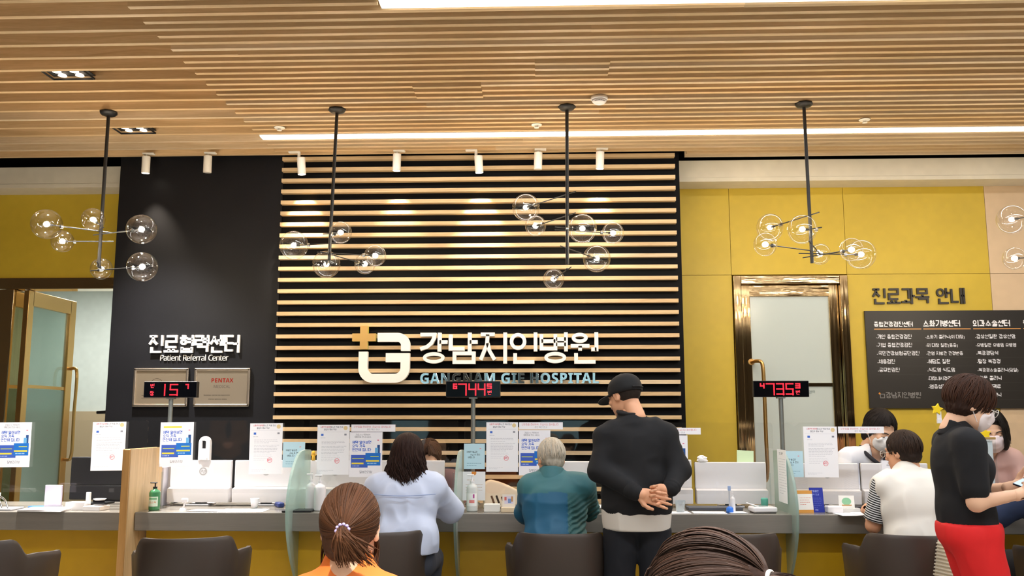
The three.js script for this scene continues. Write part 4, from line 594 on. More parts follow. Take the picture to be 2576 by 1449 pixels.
{ const o = thing('pen_cup', 'silver cup of pens beside the man in black', 'pen cup', [0.40, TOP, -6.2]); part(o, 'cup', lathe([[0, 0], [0.026, 0], [0.028, 0.08], [0.025, 0.08], [0.023, 0.006], [0, 0.006]], 20), M.chrome); for (let k = 0; k < 3; k++) part(o, 'pen', rod([0, 0.02, 0], [-0.015 + k * 0.015, 0.13, 0.01 * k - 0.01], 0.004), [M.whitePlastic, M.darkPlastic, S(0xb9c6d8, 0.4)][k]); }
single('form_sheets', 'stacked forms and trays between the grey haired man and the man in black', 'papers', merge([T(rbox(0.2, 0.03, 0.16, 0.004), 0, 0.015, 0, 0, 0.1), T(box(0.19, 0.004, 0.2), 0.03, 0.034, 0.01, 0, -0.08)]), M.paper, [0.26, TOP, -6.16]);
{ const o = thing('glass_cup', 'clear plastic cup beside the man in black', 'cup', [0.87, TOP, -6.12]); part(o, 'cup_wall', lathe([[0, 0.002], [0.026, 0.002], [0.034, 0.075], [0.033, 0.076], [0.0255, 0.004], [0, 0.004]], 24), P(0xeef2f4, 0.12, { transmission: 0.8, thickness: 0 })); }
boxThing('keyboard', 'dark keyboard before the monitor with the round mark', 'keyboard', 0.36, 0.02, 0.12, 1.12, -6.30, S(0x55565c, 0.5), 0.02);
single('form_sheets', 'white forms spread along the counter edge beside the pen stand', 'papers', merge([T(box(0.21, 0.002, 0.14), -0.16, 0.001, 0, 0, 0.05), T(box(0.21, 0.002, 0.14), 0.07, 0.002, 0.01, 0, -0.03), T(box(0.11, 0.002, 0.12), 0.25, 0.003, 0, 0, 0.1)]), M.paper, [0.98, TOP, -6.10]);
{ const o = thing('pen_stand', 'blue based stand with an upright pen on a chain', 'pen stand', [1.185, TOP, -6.1]); part(o, 'base', lathe([[0, 0], [0.024, 0], [0.022, 0.03], [0.01, 0.04], [0, 0.04]], 20), S(0x2f78e0, 0.35)); part(o, 'pen', rod([0, 0.035, 0], [0.002, 0.15, -0.01], 0.005), S(0xb9bcc4, 0.3)); part(o, 'clip', T(rbox(0.02, 0.03, 0.008, 0.003), 0.002, 0.155, -0.008), S(0x9fb4dc, 0.4)); }
{ const o = thing('card_terminal', 'white card payment terminal beside the paper covered fin', 'card reader', [1.40, TOP, -6.12], 0.1); part(o, 'body', rbox(0.16, 0.035, 0.12, 0.012, 3), M.whitePlastic, [0, 0.022, 0]); part(o, 'screen', rbox(0.09, 0.004, 0.05, 0.001), S(0x6a8a84, 0.3), [-0.01, 0.041, -0.02]); part(o, 'foot', rbox(0.14, 0.006, 0.1, 0.002), M.darkPlastic, [0, 0.003, 0]); part(o, 'stylus', rod([-0.1, 0.06, -0.02], [-0.03, 0.04, 0.01], 0.004), M.whitePlastic); }
{ const o = thing('mint_cup', 'mint green tumbler beside the card terminal', 'cup', [1.455, TOP, -6.3]); part(o, 'tumbler', lathe([[0, 0], [0.022, 0], [0.024, 0.07], [0.021, 0.078], [0, 0.078]], 20), S(0x63b8a4, 0.4)); }
{ const o = thing('crumpled_tissue', 'white crumpled tissue on top of a monitor', 'tissue', [1.085, 1.064, -6.5]); const g = new THREE.IcosahedronGeometry(0.034, 4), p = g.attributes.position; for (let i = 0; i < p.count; i++) { const v = new THREE.Vector3().fromBufferAttribute(p, i), k = 1 + 0.35 * noise(v.x * 60, v.y * 60, v.z * 60); p.setXYZ(i, v.x * k * 1.1, v.y * k * 0.7 + 0.02, v.z * k * 0.6); } g.computeVertexNormals(); part(o, 'tissue', g, M.paper); }
{ const m = printed(null, numbered('green_note'), 0.115, 0.085, 0.003, S(0xd6ecc0, 0.8), S(0xd6ecc0, 0.8), [1.385, 1.10, -6.52]); m.rotation.z = -0.06; m.rotation.x = -0.15; scene.add(m); tag(m, 'pale green note clipped to a monitor top', 'note'); }
{ const o = thing('brochure', 'white and amber brochure standing beside the fin', 'brochure', [1.675, TOP, -6.12], 0.12); printed(o, 'card', 0.1, 0.142, 0.004, MB.amberCard, M.paper, [0, 0.07, 0]).rotation.x = -0.16; }
{ const o = thing('brochure', 'dark blue brochure standing between the amber one and a white box', 'brochure', [1.755, TOP, -6.14], 0.05); printed(o, 'card', 0.088, 0.158, 0.004, MB.blueCard, S(0x23339c, 0.6), [0, 0.079, 0]).rotation.x = -0.16; }
boxThing('white_box', 'small white box beside the dark blue brochure', 'box', 0.1, 0.045, 0.08, 1.855, -6.12, M.whitePlastic, 0.04, TOP, 0.01);
{ const o = thing('picture_card', 'small card with a green picture in a clear stand', 'card', [1.945, TOP, -6.14]); printed(o, 'card', 0.1, 0.1, 0.004, MB.greenCard, M.paper, [0, 0.058, 0]).rotation.x = -0.12; part(o, 'clear_stand', rbox(0.13, 0.03, 0.06, 0.004), P(0xf0f0ee, 0.2, { transmission: 0.5, thickness: 0 }), [0.01, 0.015, 0.01]); }
single('form_sheets', 'open white documents before the man in the white vest', 'papers', merge([T(box(0.3, 0.003, 0.21), 0, 0.0015, 0, 0, 0.08), T(box(0.28, 0.003, 0.21), 0.1, 0.005, 0.03, 0, -0.05)]), M.paper, [1.99, TOP, -6.04]);
boxThing('black_phone_tray', 'black desk tray behind the open documents', 'tray', 0.2, 0.022, 0.1, 2.16, -6.34, M.darkPlastic, 0, TOP, 0.006);
{ // small yellow figure behind the fin and star clips
  const star = new THREE.Shape(); for (let i = 0; i < 10; i++) { const a = Math.PI / 2 + i * Math.PI / 5, r = i % 2 ? 0.019 : 0.036; star[i ? 'lineTo' : 'moveTo'](r * Math.cos(a), r * Math.sin(a)); } star.closePath();
  const sg = new THREE.ExtrudeGeometry(star, { depth: 0.008, bevelEnabled: true, bevelSize: 0.003, bevelThickness: 0.003, bevelSegments: 2 });
  const mk = (x, y, z, l, a) => { const o = thing('star_clip', l, 'clip', [x, y, z], 0, 'yellow star clips'); part(o, 'star', sg, S(0xf4d21c, 0.45)).rotation.z = a; part(o, 'stem', T(rbox(0.03, 0.06, 0.01, 0.003), 0.012, -0.045, 0), M.whitePlastic); part(o, 'grip', T(rbox(0.03, 0.03, 0.02, 0.003), 0.012, -0.08, 0), M.whitePlastic); return o; };
  mk(2.635, 1.425, -6.32, 'yellow star clip behind the neck of the woman in red trousers', -0.2); mk(2.905, 1.262, -6.24, 'yellow star clip at the mask of the woman in red trousers', 0.15);
  const f = thing('yellow_figure', 'tiny yellow toy figure on the monitor top by the pump bottles', 'figurine', [-1.64, 1.072, -6.5]); part(f, 'toy_body', lathe([[0, 0], [0.014, 0], [0.011, 0.03], [0.006, 0.036], [0.012, 0.046], [0.012, 0.06], [0, 0.068]], 16), S(0xe8b41e, 0.5)); for (const q of [-1, 1]) part(f, 'toy_arm', rod([q * 0.008, 0.03, 0], [q * 0.02, 0.04, 0.004], 0.004), S(0xe8b41e, 0.5));
}
{ const o = thing('paper_stand', 'clear stand with white papers beside the woman in pink', 'paper stand', [2.815, TOP, -6.17]); part(o, 'clear_sheet', rbox(0.24, 0.46, 0.006, 0.002), M.clear, [0, 0.24, 0.004]); part(o, 'paper', rbox(0.2, 0.42, 0.002, 0.0005), M.paper, [0, 0.25, 0]); part(o, 'wood_top', rbox(0.24, 0.016, 0.02, 0.003), S(0xa98a52, 0.6), [0, 0.475, 0.002]); part(o, 'base', rbox(0.24, 0.014, 0.1, 0.003), M.clear, [0, 0.007, 0]); }
// ================================================================ PEOPLE: signed distance fields meshed with surface nets
const cap = (a, b, ra, rb = ra) => { const ex = b[0] - a[0], ey = b[1] - a[1], ez = b[2] - a[2], L = 1 / (ex * ex + ey * ey + ez * ez + 1e-12); return (x, y, z) => { const px = x - a[0], py = y - a[1], pz = z - a[2]; let t = (px * ex + py * ey + pz * ez) * L; t = t < 0 ? 0 : t > 1 ? 1 : t; const dx = px - ex * t, dy = py - ey * t, dz = pz - ez * t; return Math.sqrt(dx * dx + dy * dy + dz * dz) - ra - (rb - ra) * t; }; };
const ell = (c, r, rot) => { const m = rot ? new THREE.Matrix3().setFromMatrix4(new THREE.Matrix4().makeRotationFromEuler(new THREE.Euler(...rot))).transpose().elements : null; return (x, y, z) => { let px = x - c[0], py = y - c[1], pz = z - c[2]; if (m) { const a = m[0] * px + m[3] * py + m[6] * pz, b = m[1] * px + m[4] * py + m[7] * pz; pz = m[2] * px + m[5] * py + m[8] * pz; px = a; py = b; } const ax = px / r[0], ay = py / r[1], az = pz / r[2], k0 = Math.sqrt(ax * ax + ay * ay + az * az), bx = ax / r[0], by = ay / r[1], bz = az / r[2], k1 = Math.sqrt(bx * bx + by * by + bz * bz); return k1 < 1e-9 ? -Math.min(...r) : k0 * (k0 - 1) / k1; }; };
const U = (k, ...f) => (x, y, z) => { let d = f[0](x, y, z); for (let i = 1; i < f.length; i++) { const e = f[i](x, y, z), h = k - Math.abs(d - e); d = Math.min(d, e); if (h > 0) d -= h * h / k * 0.25; } return d; };
const sub = (a, b, k = 0.004) => (x, y, z) => { const d = a(x, y, z), e = -b(x, y, z), h = Math.max(k - Math.abs(d - e), 0); return Math.max(d, e) + h * h / k * 0.25; };
const both = (a, b, k = 0.004) => (x, y, z) => { const d = a(x, y, z), e = b(x, y, z), h = Math.max(k - Math.abs(d - e), 0); return Math.max(d, e) + h * h / k * 0.25; };
const grow = (f, r) => (x, y, z) => f(x, y, z) - r;
const folds = (f, amp, fx, fy, fz, s = 0) => (x, y, z) => { const d = f(x, y, z); if (d > 0.06 || d < -0.06) return d; const n = noise(x * fx + s, y * fy, z * fz), r = 1 - 2 * Math.abs(noise(x * fx * 1.7 + 9 + s, y * fy * 1.7, z * fz * 1.7)); return d - amp * (n * 0.6 + r * 0.6); };
const half = (n, c) => (x, y, z) => n[0] * x + n[1] * y + n[2] * z - c;    // inside where n.p < c
function net(f, lo, hi, c, uvf, colf) {
  const nx = Math.ceil((hi[0] - lo[0]) / c) + 1, ny = Math.ceil((hi[1] - lo[1]) / c) + 1, nz = Math.ceil((hi[2] - lo[2]) / c) + 1, v = new Float32Array(nx * ny * nz), id = new Int32Array(nx * ny * nz).fill(-1);
  for (let k = 0, q = 0; k < nz; k++) for (let j = 0; j < ny; j++) for (let i = 0; i < nx; i++, q++) v[q] = f(lo[0] + i * c, lo[1] + j * c, lo[2] + k * c);
  const pos = [], idx = [], sx = 1, sy = nx, sz = nx * ny, E = [[0, 1], [0, 2], [0, 4], [1, 3], [1, 5], [2, 3], [2, 6], [3, 7], [4, 5], [4, 6], [5, 7], [6, 7]], O = [0, sx, sy, sx + sy, sz, sx + sz, sy + sz, sx + sy + sz];
  for (let k = 0; k < nz - 1; k++) for (let j = 0; j < ny - 1; j++) for (let i = 0; i < nx - 1; i++) {
    const q = i + j * sy + k * sz; let m = 0; for (let e = 0; e < 8; e++) if (v[q + O[e]] < 0) m |= 1 << e; if (m === 0 || m === 255) continue;
    let x = 0, y = 0, z = 0, n = 0; for (const [a, b] of E) { const va = v[q + O[a]], vb = v[q + O[b]]; if (va < 0 === vb < 0) continue; const t = va / (va - vb); x += (a & 1) + ((b & 1) - (a & 1)) * t; y += ((a >> 1) & 1) + (((b >> 1) & 1) - ((a >> 1) & 1)) * t; z += (a >> 2) + ((b >> 2) - (a >> 2)) * t; n++; }
    id[q] = pos.length / 3; pos.push(lo[0] + (i + x / n) * c, lo[1] + (j + y / n) * c, lo[2] + (k + z / n) * c);
  }
  for (let k = 1; k < nz - 1; k++) for (let j = 1; j < ny - 1; j++) for (let i = 1; i < nx - 1; i++) {
    const q = i + j * sy + k * sz, s = v[q] < 0;
    for (const [d, a, b] of [[sx, sy, sz], [sy, sz, sx], [sz, sx, sy]]) { if (s === v[q + d] < 0) continue; const A = id[q - a - b], B = id[q - b], C = id[q], D = id[q - a]; if (A < 0 || B < 0 || C < 0 || D < 0) continue; if (s) idx.push(A, B, C, A, C, D); else idx.push(A, C, B, A, D, C); }
  }
  const N = pos.length / 3, nor = new Float32Array(N * 3), uv = new Float32Array(N * 2), col = colf ? new Float32Array(N * 3) : null, e = c * 0.7;
  for (let i = 0; i < N; i++) {
    const x = pos[i * 3], y = pos[i * 3 + 1], z = pos[i * 3 + 2], a = f(x + e, y - e, z - e), b = f(x - e, y - e, z + e), g = f(x - e, y + e, z - e), h = f(x + e, y + e, z + e); let X = a - b - g + h, Y = -a - b + g + h, Z = -a + b - g + h; const l = Math.hypot(X, Y, Z) || 1; nor.set([X / l, Y / l, Z / l], i * 3);
    const w = uvf ? uvf(x, y, z) : [x + z * 0.6, y]; uv.set(w, i * 2); if (colf) col.set(colf(x, y, z), i * 3);
  }
  const g = new THREE.BufferGeometry(); g.setAttribute('position', new THREE.Float32BufferAttribute(pos, 3)); g.setAttribute('normal', new THREE.BufferAttribute(nor, 3)); g.setAttribute('uv', new THREE.BufferAttribute(uv, 2)); if (col) g.setAttribute('color', new THREE.BufferAttribute(col, 3)); g.setIndex(idx); return g;
}
const add = (a, b, k = 1) => [a[0] + b[0] * k, a[1] + b[1] * k, a[2] + b[2] * k], lerp3 = (a, b, t) => [mix(a[0], b[0], t), mix(a[1], b[1], t), mix(a[2], b[2], t)];
// head in its own frame: face to +z, centre between crown and chin
const headCran = ell([0, 0.028, -0.018], [0.076, 0.092, 0.096]);
const headF = (() => {
  let f = U(0.03, headCran, ell([0, -0.03, 0.025], [0.062, 0.085, 0.066]), ell([0, -0.088, 0.05], [0.032, 0.03, 0.034]), ell([-0.04, -0.06, 0.02], [0.026, 0.04, 0.04]), ell([0.04, -0.06, 0.02], [0.026, 0.04, 0.04]));
  f = U(0.012, f, cap([-0.04, 0.026, 0.076], [0.04, 0.026, 0.076], 0.01), cap([0, 0.012, 0.09], [0, -0.03, 0.108], 0.006, 0.011), ell([-0.014, -0.034, 0.096], [0.009, 0.008, 0.01]), ell([0.014, -0.034, 0.096], [0.009, 0.008, 0.01]), ell([-0.044, -0.018, 0.066], [0.022, 0.018, 0.016]), ell([0.044, -0.018, 0.066], [0.022, 0.018, 0.016]));
  f = sub(f, U(0.004, ell([-0.032, 0.006, 0.092], [0.017, 0.011, 0.014]), ell([0.032, 0.006, 0.092], [0.017, 0.011, 0.014])), 0.01);
  f = U(0.004, f, ell([-0.032, 0.004, 0.076], [0.015, 0.011, 0.012]), ell([0.032, 0.004, 0.076], [0.015, 0.011, 0.012]), ell([0, -0.057, 0.088], [0.022, 0.006, 0.011]), ell([0, -0.067, 0.086], [0.02, 0.007, 0.011]));
  const ear = (s) => sub(ell([s * 0.08, -0.005, -0.012], [0.011, 0.032, 0.021], [0.25, s * 0.35, 0]), ell([s * 0.09, -0.004, -0.006], [0.007, 0.02, 0.011]), 0.004);
  return U(0.008, f, ear(-1), ear(1), cap([0, -0.05, -0.035], [0, -0.15, -0.05], 0.052, 0.056));
})();
const headGeo = net(headF, [-0.12, -0.2, -0.15], [0.12, 0.14, 0.14], 0.0045);
// hand in its own frame: wrist at origin, fingers to +y, palm faces +z, thumb to +x
function handField(curl, spread, thumb) {
  const pr = [ell([0, 0.045, 0], [0.04, 0.052, 0.015]), cap([0, -0.03, 0], [0, 0.02, 0], 0.027, 0.029)];
  const base = [[0.029, 0.082], [0.01, 0.09], [-0.01, 0.087], [-0.029, 0.076]], len = [[0.04, 0.025, 0.021], [0.045, 0.028, 0.022], [0.042, 0.026, 0.021], [0.033, 0.02, 0.018]];
  base.forEach(([x, y], i) => { let p = [x, y - 0.012, 0], a = 0; const sx = spread * (1.5 - i) * 0.1; len[i].forEach((l, j) => { a += curl[j] * (1 + 0.08 * i); const q = [p[0] + sx * l * 2, p[1] + Math.cos(a) * (l + (j ? 0 : 0.012)), p[2] + Math.sin(a) * l]; pr.push(cap(p, q, 0.0092 - j * 0.0009, 0.0087 - j * 0.001)); p = q; }); });
  let p = [0.026, 0.018, 0.004]; [[0.022, 0.024, thumb], [0.01, 0.028, thumb * 1.4], [0.002, 0.024, thumb * 1.6]].forEach(([dx, dy, dz], j) => { const q = [p[0] + dx, p[1] + dy, p[2] + dz]; pr.push(cap(p, q, 0.0125 - j * 0.0015, 0.011 - j * 0.0015)); p = q; });
  return U(0.007, ...pr);
}
const handGeos = { relaxed: net(handField([0.25, 0.35, 0.3], 0.5, 0.008), [-0.07, -0.06, -0.03], [0.1, 0.21, 0.1], 0.0034), grip: net(handField([0.75, 0.95, 0.6], 0.2, 0.016), [-0.07, -0.06, -0.03], [0.1, 0.2, 0.1], 0.0034), flat: net(handField([0.1, 0.14, 0.1], 0.35, 0.004), [-0.07, -0.06, -0.03], [0.1, 0.21, 0.08], 0.0034) };
function hand(kind, wrist, fingers, palm, left) { // fingers: direction, palm: direction the palm faces
  const g = handGeos[kind].clone(), y = new THREE.Vector3(...fingers).normalize(), z = new THREE.Vector3(...palm); z.addScaledVector(y, -z.dot(y)).normalize(); const x = new THREE.Vector3().crossVectors(y, z);
  if (left) { g.scale(-1, 1, 1); const i = g.index.array; for (let k = 0; k < i.length; k += 3) { const t = i[k]; i[k] = i[k + 1]; i[k + 1] = t; } }
  g.applyMatrix4(new THREE.Matrix4().makeBasis(x, y, z).setPosition(...wrist)); return g;
}
const bounds = (pts, m) => { const lo = [1e9, 1e9, 1e9], hi = [-1e9, -1e9, -1e9]; for (const p of pts) for (let k = 0; k < 3; k++) { lo[k] = Math.min(lo[k], p[k] - m); hi[k] = Math.max(hi[k], p[k] + m); } return [lo, hi]; };
function torso(J, o) { // rounded trunk between pelvis, chest and shoulders
  const s = J.s || 1, bel = lerp3(J.pelvis, J.chest, 0.5), tilt = Math.atan2(J.chest[2] - J.pelvis[2], J.chest[1] - J.pelvis[1]), R = [tilt, 0, 0];
  return [ell(J.pelvis, [0.168 * s + o, 0.12 + o, 0.118 * s + o], R), ell(bel, [0.148 * s + o, 0.17 + o, 0.105 * s + o], R), ell(J.chest, [0.166 * s + o, 0.17 + o, 0.108 * s + o], R), cap(J.shL, J.shR, 0.05 * s + o), cap(add(J.chest, [0.07, 0.06, 0]), lerp3(J.shL, J.neck, 0.3), 0.07 + o, 0.05 + o), cap(add(J.chest, [-0.07, 0.06, 0]), lerp3(J.shR, J.neck, 0.3), 0.07 + o, 0.05 + o), cap(lerp3(J.neck, J.chest, 0.25), J.neck, 0.075 + o, 0.055 + o)];
}
const arm = (J, S, o, to) => { const sh = J['sh' + S], el = J['el' + S], wr = J['wr' + S], s = J.arm || 1; const r = [cap(sh, to < 1 ? lerp3(sh, el, to) : el, 0.052 * s + o, 0.043 * s + o)]; if (to > 1) r.push(cap(el, lerp3(el, wr, to - 1), 0.042 * s + o, mix(0.042, 0.03, to - 1) * s + o)); return r; };
const leg = (J, S, o, to) => { const h = J['hip' + S], k = J['kn' + S], a = J['an' + S]; const r = [cap(h, to < 1 ? lerp3(h, k, to) : k, 0.082 + o, 0.058 + o)]; if (to > 1) r.push(cap(k, lerp3(k, a, to - 1), 0.057 + o, mix(0.057, 0.038, to - 1) + o)); return r; };
const fabricTex = dataTex(128, 128, (u, v, x, y) => { const n = 120 + 60 * ((x + y) % 2) + 40 * (pnoise(u, v, 32, 32, 41) - 0.5); return [n, n, n]; }, false); fabricTex.repeat.set(40, 40);
const cloth = (c, r = 0.85, o = {}) => P(c, r, { sheen: 0.25, bumpMap: fabricTex, bumpScale: 0.0003, ...o });
function personGroup(label, p, yaw) { return thing('person', label, 'person', p, yaw); }
function buildBody(o, J, skin, hands, headM) {
  const pr = [...torso(J, -0.012), ...arm(J, 'L', -0.006, 2), ...arm(J, 'R', -0.006, 2), ...leg(J, 'L', -0.01, 2), ...leg(J, 'R', -0.01, 2), cap(J.neck, lerp3(J.neck, J.headBase, 0.9), 0.056, 0.052), cap(J.anL, add(J.anL, [0, -0.03, 0.14]), 0.036, 0.028), cap(J.anR, add(J.anR, [0, -0.03, 0.14]), 0.036, 0.028)];
  const [lo, hi] = bounds([J.pelvis, J.chest, J.neck, J.shL, J.shR, J.elL, J.elR, J.wrL, J.wrR, J.knL, J.knR, J.anL, J.anR, add(J.anL, [0, -0.03, 0.14]), add(J.anR, [0, -0.03, 0.14])], 0.15);
  const list = [net(U(0.03, ...pr), lo, hi, 0.0135), headGeo.clone().applyMatrix4(headM), ...hands];
  return part(o, 'body', mergeGeometries(list), skin);
}
const headMat = (c, yaw = 0, pitch = 0, roll = 0, s = 1) => new THREE.Matrix4().compose(new THREE.Vector3(...c), new THREE.Quaternion().setFromEuler(new THREE.Euler(pitch, yaw, roll, 'YXZ')), new THREE.Vector3(s, s, s));
const onHead = (g, m) => g.applyMatrix4(m);
// hair strands: tapered tubes gathered in one mesh with a tone per strand
class Strands {
  constructor(base, vary = 0.25) { this.p = []; this.n = []; this.c = []; this.i = []; this.base = new THREE.Color(base); this.vary = vary; }
  add(pts, r0, r1, flat = 1) {
    const curve = new THREE.CatmullRomCurve3(pts.map((p) => new THREE.Vector3(...p))), n = Math.max(6, pts.length * 3), S = 5, fr = curve.computeFrenetFrames(n, false), t = 1 + this.vary * (rnd() * 2 - 1), w = rnd() * 0.12, b = this.p.length / 3;
    for (let i = 0; i <= n; i++) { const q = curve.getPoint(i / n), e = i / n, r = mix(r0, r1, e) * Math.min(1, 0.35 + e * 5) * (e > 0.93 ? 0.6 : 1); for (let k = 0; k < S; k++) { const a = k / S * 6.2832, d = fr.normals[i].clone().multiplyScalar(Math.cos(a)).addScaledVector(fr.binormals[i], Math.sin(a) * flat); this.p.push(q.x + d.x * r, q.y + d.y * r, q.z + d.z * r); d.normalize(); this.n.push(d.x, d.y, d.z); this.c.push(this.base.r * t * (1 + w), this.base.g * t, this.base.b * t * (1 - w)); } }
    for (let i = 0; i < n; i++) for (let k = 0; k < S; k++) { const a = b + i * S + k, c = b + i * S + (k + 1) % S; this.i.push(a, c, a + S, c, c + S, a + S); }
  }
  geo() { const g = new THREE.BufferGeometry(); g.setAttribute('position', new THREE.Float32BufferAttribute(this.p, 3)); g.setAttribute('normal', new THREE.Float32BufferAttribute(this.n, 3)); g.setAttribute('color', new THREE.Float32BufferAttribute(this.c, 3)); g.setIndex(this.i); return g; }
}
const hairMat = P(0xffffff, 0.6, { vertexColors: true, sheen: 0.2, specularIntensity: 0.35 });
const streak = (hex, vary, f = [90, 12, 90]) => { const b = new THREE.Color(hex); return (x, y, z) => { const t = 1 + vary * (noise(x * f[0], y * f[1], z * f[2]) * 0.7 + noise(x * f[0] * 2.3, y * f[1] * 2, z * f[2] * 2.3) * 0.3); return [b.r * t, b.g * t, b.b * t]; }; };
const hairNet = (f, hex, vary, lo = [-0.16, -0.32, -0.22], hi = [0.16, 0.17, 0.16], c = 0.005, fr) => net(f, lo, hi, c, null, streak(hex, vary, fr));
const withColor = (g) => { g.deleteAttribute('uv'); return g; };
const hairMerge = (base, strands) => mergeGeometries([withColor(base), ...(strands ? [strands.geo()] : [])]);
const R3 = [0.084, 0.102, 0.106], C3 = [0, 0.03, -0.02];
const onE = (d, k = 1) => { const l = Math.hypot(...d); return [C3[0] + d[0] / l * R3[0] * k, C3[1] + d[1] / l * R3[1] * k, C3[2] + d[2] / l * R3[2] * k]; };
const great = (a, b, n, k0, k1, bulge = 0) => Array.from({ length: n }, (_, i) => { const t = i / (n - 1), d = lerp3(a, b, t); return onE(d, mix(k0, k1, t) + bulge * Math.sin(Math.PI * t)); });
const norm3 = (a) => { const l = Math.hypot(...a); return [a[0] / l, a[1] / l, a[2] / l]; };
// surgical mask: a skin tight shell over nose and chin, pulled forward, with ear loops
function mask(o, m, mat) {
  const f = both(U(0.02, grow(headF, 0.006), ell([0, -0.045, 0.085], [0.036, 0.045, 0.032])), both(ell([0, -0.052, 0.07], [0.074, 0.062, 0.085]), half([0, 0, -1], -0.012), 0.01), 0.006);
  const g = part(o, 'face_mask', onHead(net(f, [-0.09, -0.14, -0.02], [0.09, 0.04, 0.16], 0.004), m), mat);
  for (const s of [-1, 1]) part(g, 'ear_loop', onHead(mergeGeometries([tube([[s * 0.066, -0.03, 0.03], [s * 0.08, -0.005, 0.0], [s * 0.083, 0.02, -0.02], [s * 0.086, 0.0, -0.034], [s * 0.08, -0.03, -0.01], [s * 0.066, -0.075, 0.03]], 0.0022, 24, 6)]), m), mat);
}
function eyes(o, m, closed) { for (const s of [-1, 1]) { part(o, 'eye', onHead(new THREE.SphereGeometry(1, 16, 12).scale(0.0125, closed ? 0.0025 : 0.0055, 0.006).translate(s * 0.032, closed ? 0.0 : 0.004, 0.0855), m), S(0x1d1512, 0.25)); part(o, 'eyebrow', onHead(tube([[s * 0.014, 0.024, 0.094], [s * 0.032, 0.031, 0.09], [s * 0.052, 0.025, 0.076]], 0.0032, 12, 6), m), S(0x2a1d17, 0.8)); } }
function glasses(o, m, mat) { const g = part(o, 'glasses', onHead(mergeGeometries([T(new THREE.TorusGeometry(0.023, 0.0018, 8, 28).scale(1.1, 0.85, 1), -0.033, 0, 0.112), T(new THREE.TorusGeometry(0.023, 0.0018, 8, 28).scale(1.1, 0.85, 1), 0.033, 0, 0.112), rod([-0.008, 0.004, 0.113], [0.008, 0.004, 0.113], 0.0016), rod([-0.058, 0.004, 0.111], [-0.082, 0.01, -0.01], 0.0016), rod([0.058, 0.004, 0.111], [0.082, 0.01, -0.01], 0.0016)].map((q) => q.index ? q.toNonIndexed() : q)), m), mat); return g; }
// ================================================================ THE PEOPLE IN THE HALL
const seatJ = (o = {}) => ({ pelvis: [0, 0.55, 0], chest: [0, 0.86, 0.07], neck: [0, 1.03, 0.11], headBase: [0, 1.06, 0.14], shL: [0.165, 0.975, 0.10], shR: [-0.165, 0.975, 0.10], elL: [0.235, 0.80, 0.30], elR: [-0.235, 0.80, 0.30], wrL: [0.10, 0.805, 0.53], wrR: [-0.10, 0.805, 0.53], hipL: [0.09, 0.53, 0.03], hipR: [-0.09, 0.53, 0.03], knL: [0.11, 0.50, 0.42], knR: [-0.11, 0.50, 0.42], anL: [0.11, 0.075, 0.40], anR: [-0.11, 0.075, 0.40], ...o });
const area = (J, keys, m) => bounds(keys.map((k) => J[k]), m);
const TOPK = ['pelvis', 'chest', 'neck', 'shL', 'shR', 'elL', 'elR', 'wrL', 'wrR'], LEGK = ['pelvis', 'hipL', 'hipR', 'knL', 'knR', 'anL', 'anR'];
function trousers(o, J, mat, to = 1.95, o2 = 0.014, top) {
  const [lo, hi] = area(J, LEGK, 0.19); const f = folds(U(0.03, ell(J.pelvis, [0.168 * (J.s || 1) + o2, 0.13, 0.12 * (J.s || 1) + o2]), ...leg(J, 'L', o2, to), ...leg(J, 'R', o2, to)), 0.006, 9, 5, 9, 3);
  return part(o, 'trousers', net(both(f, half([0, 1, 0], top ?? J.pelvis[1] + 0.08)), lo, hi, 0.0125), mat);
}
function shoes(o, J, mat) { for (const k of ['anL', 'anR']) part(o, 'shoe', net(both(U(0.02, cap(add(J[k], [0, -0.03, -0.02]), add(J[k], [0, -0.04, 0.13]), 0.045, 0.04), ell(add(J[k], [0, -0.02, 0]), [0.048, 0.05, 0.055])), half([0, -1, 0], -0.001)), ...bounds([J[k], add(J[k], [0, -0.03, 0.14])], 0.09), 0.009), mat); }

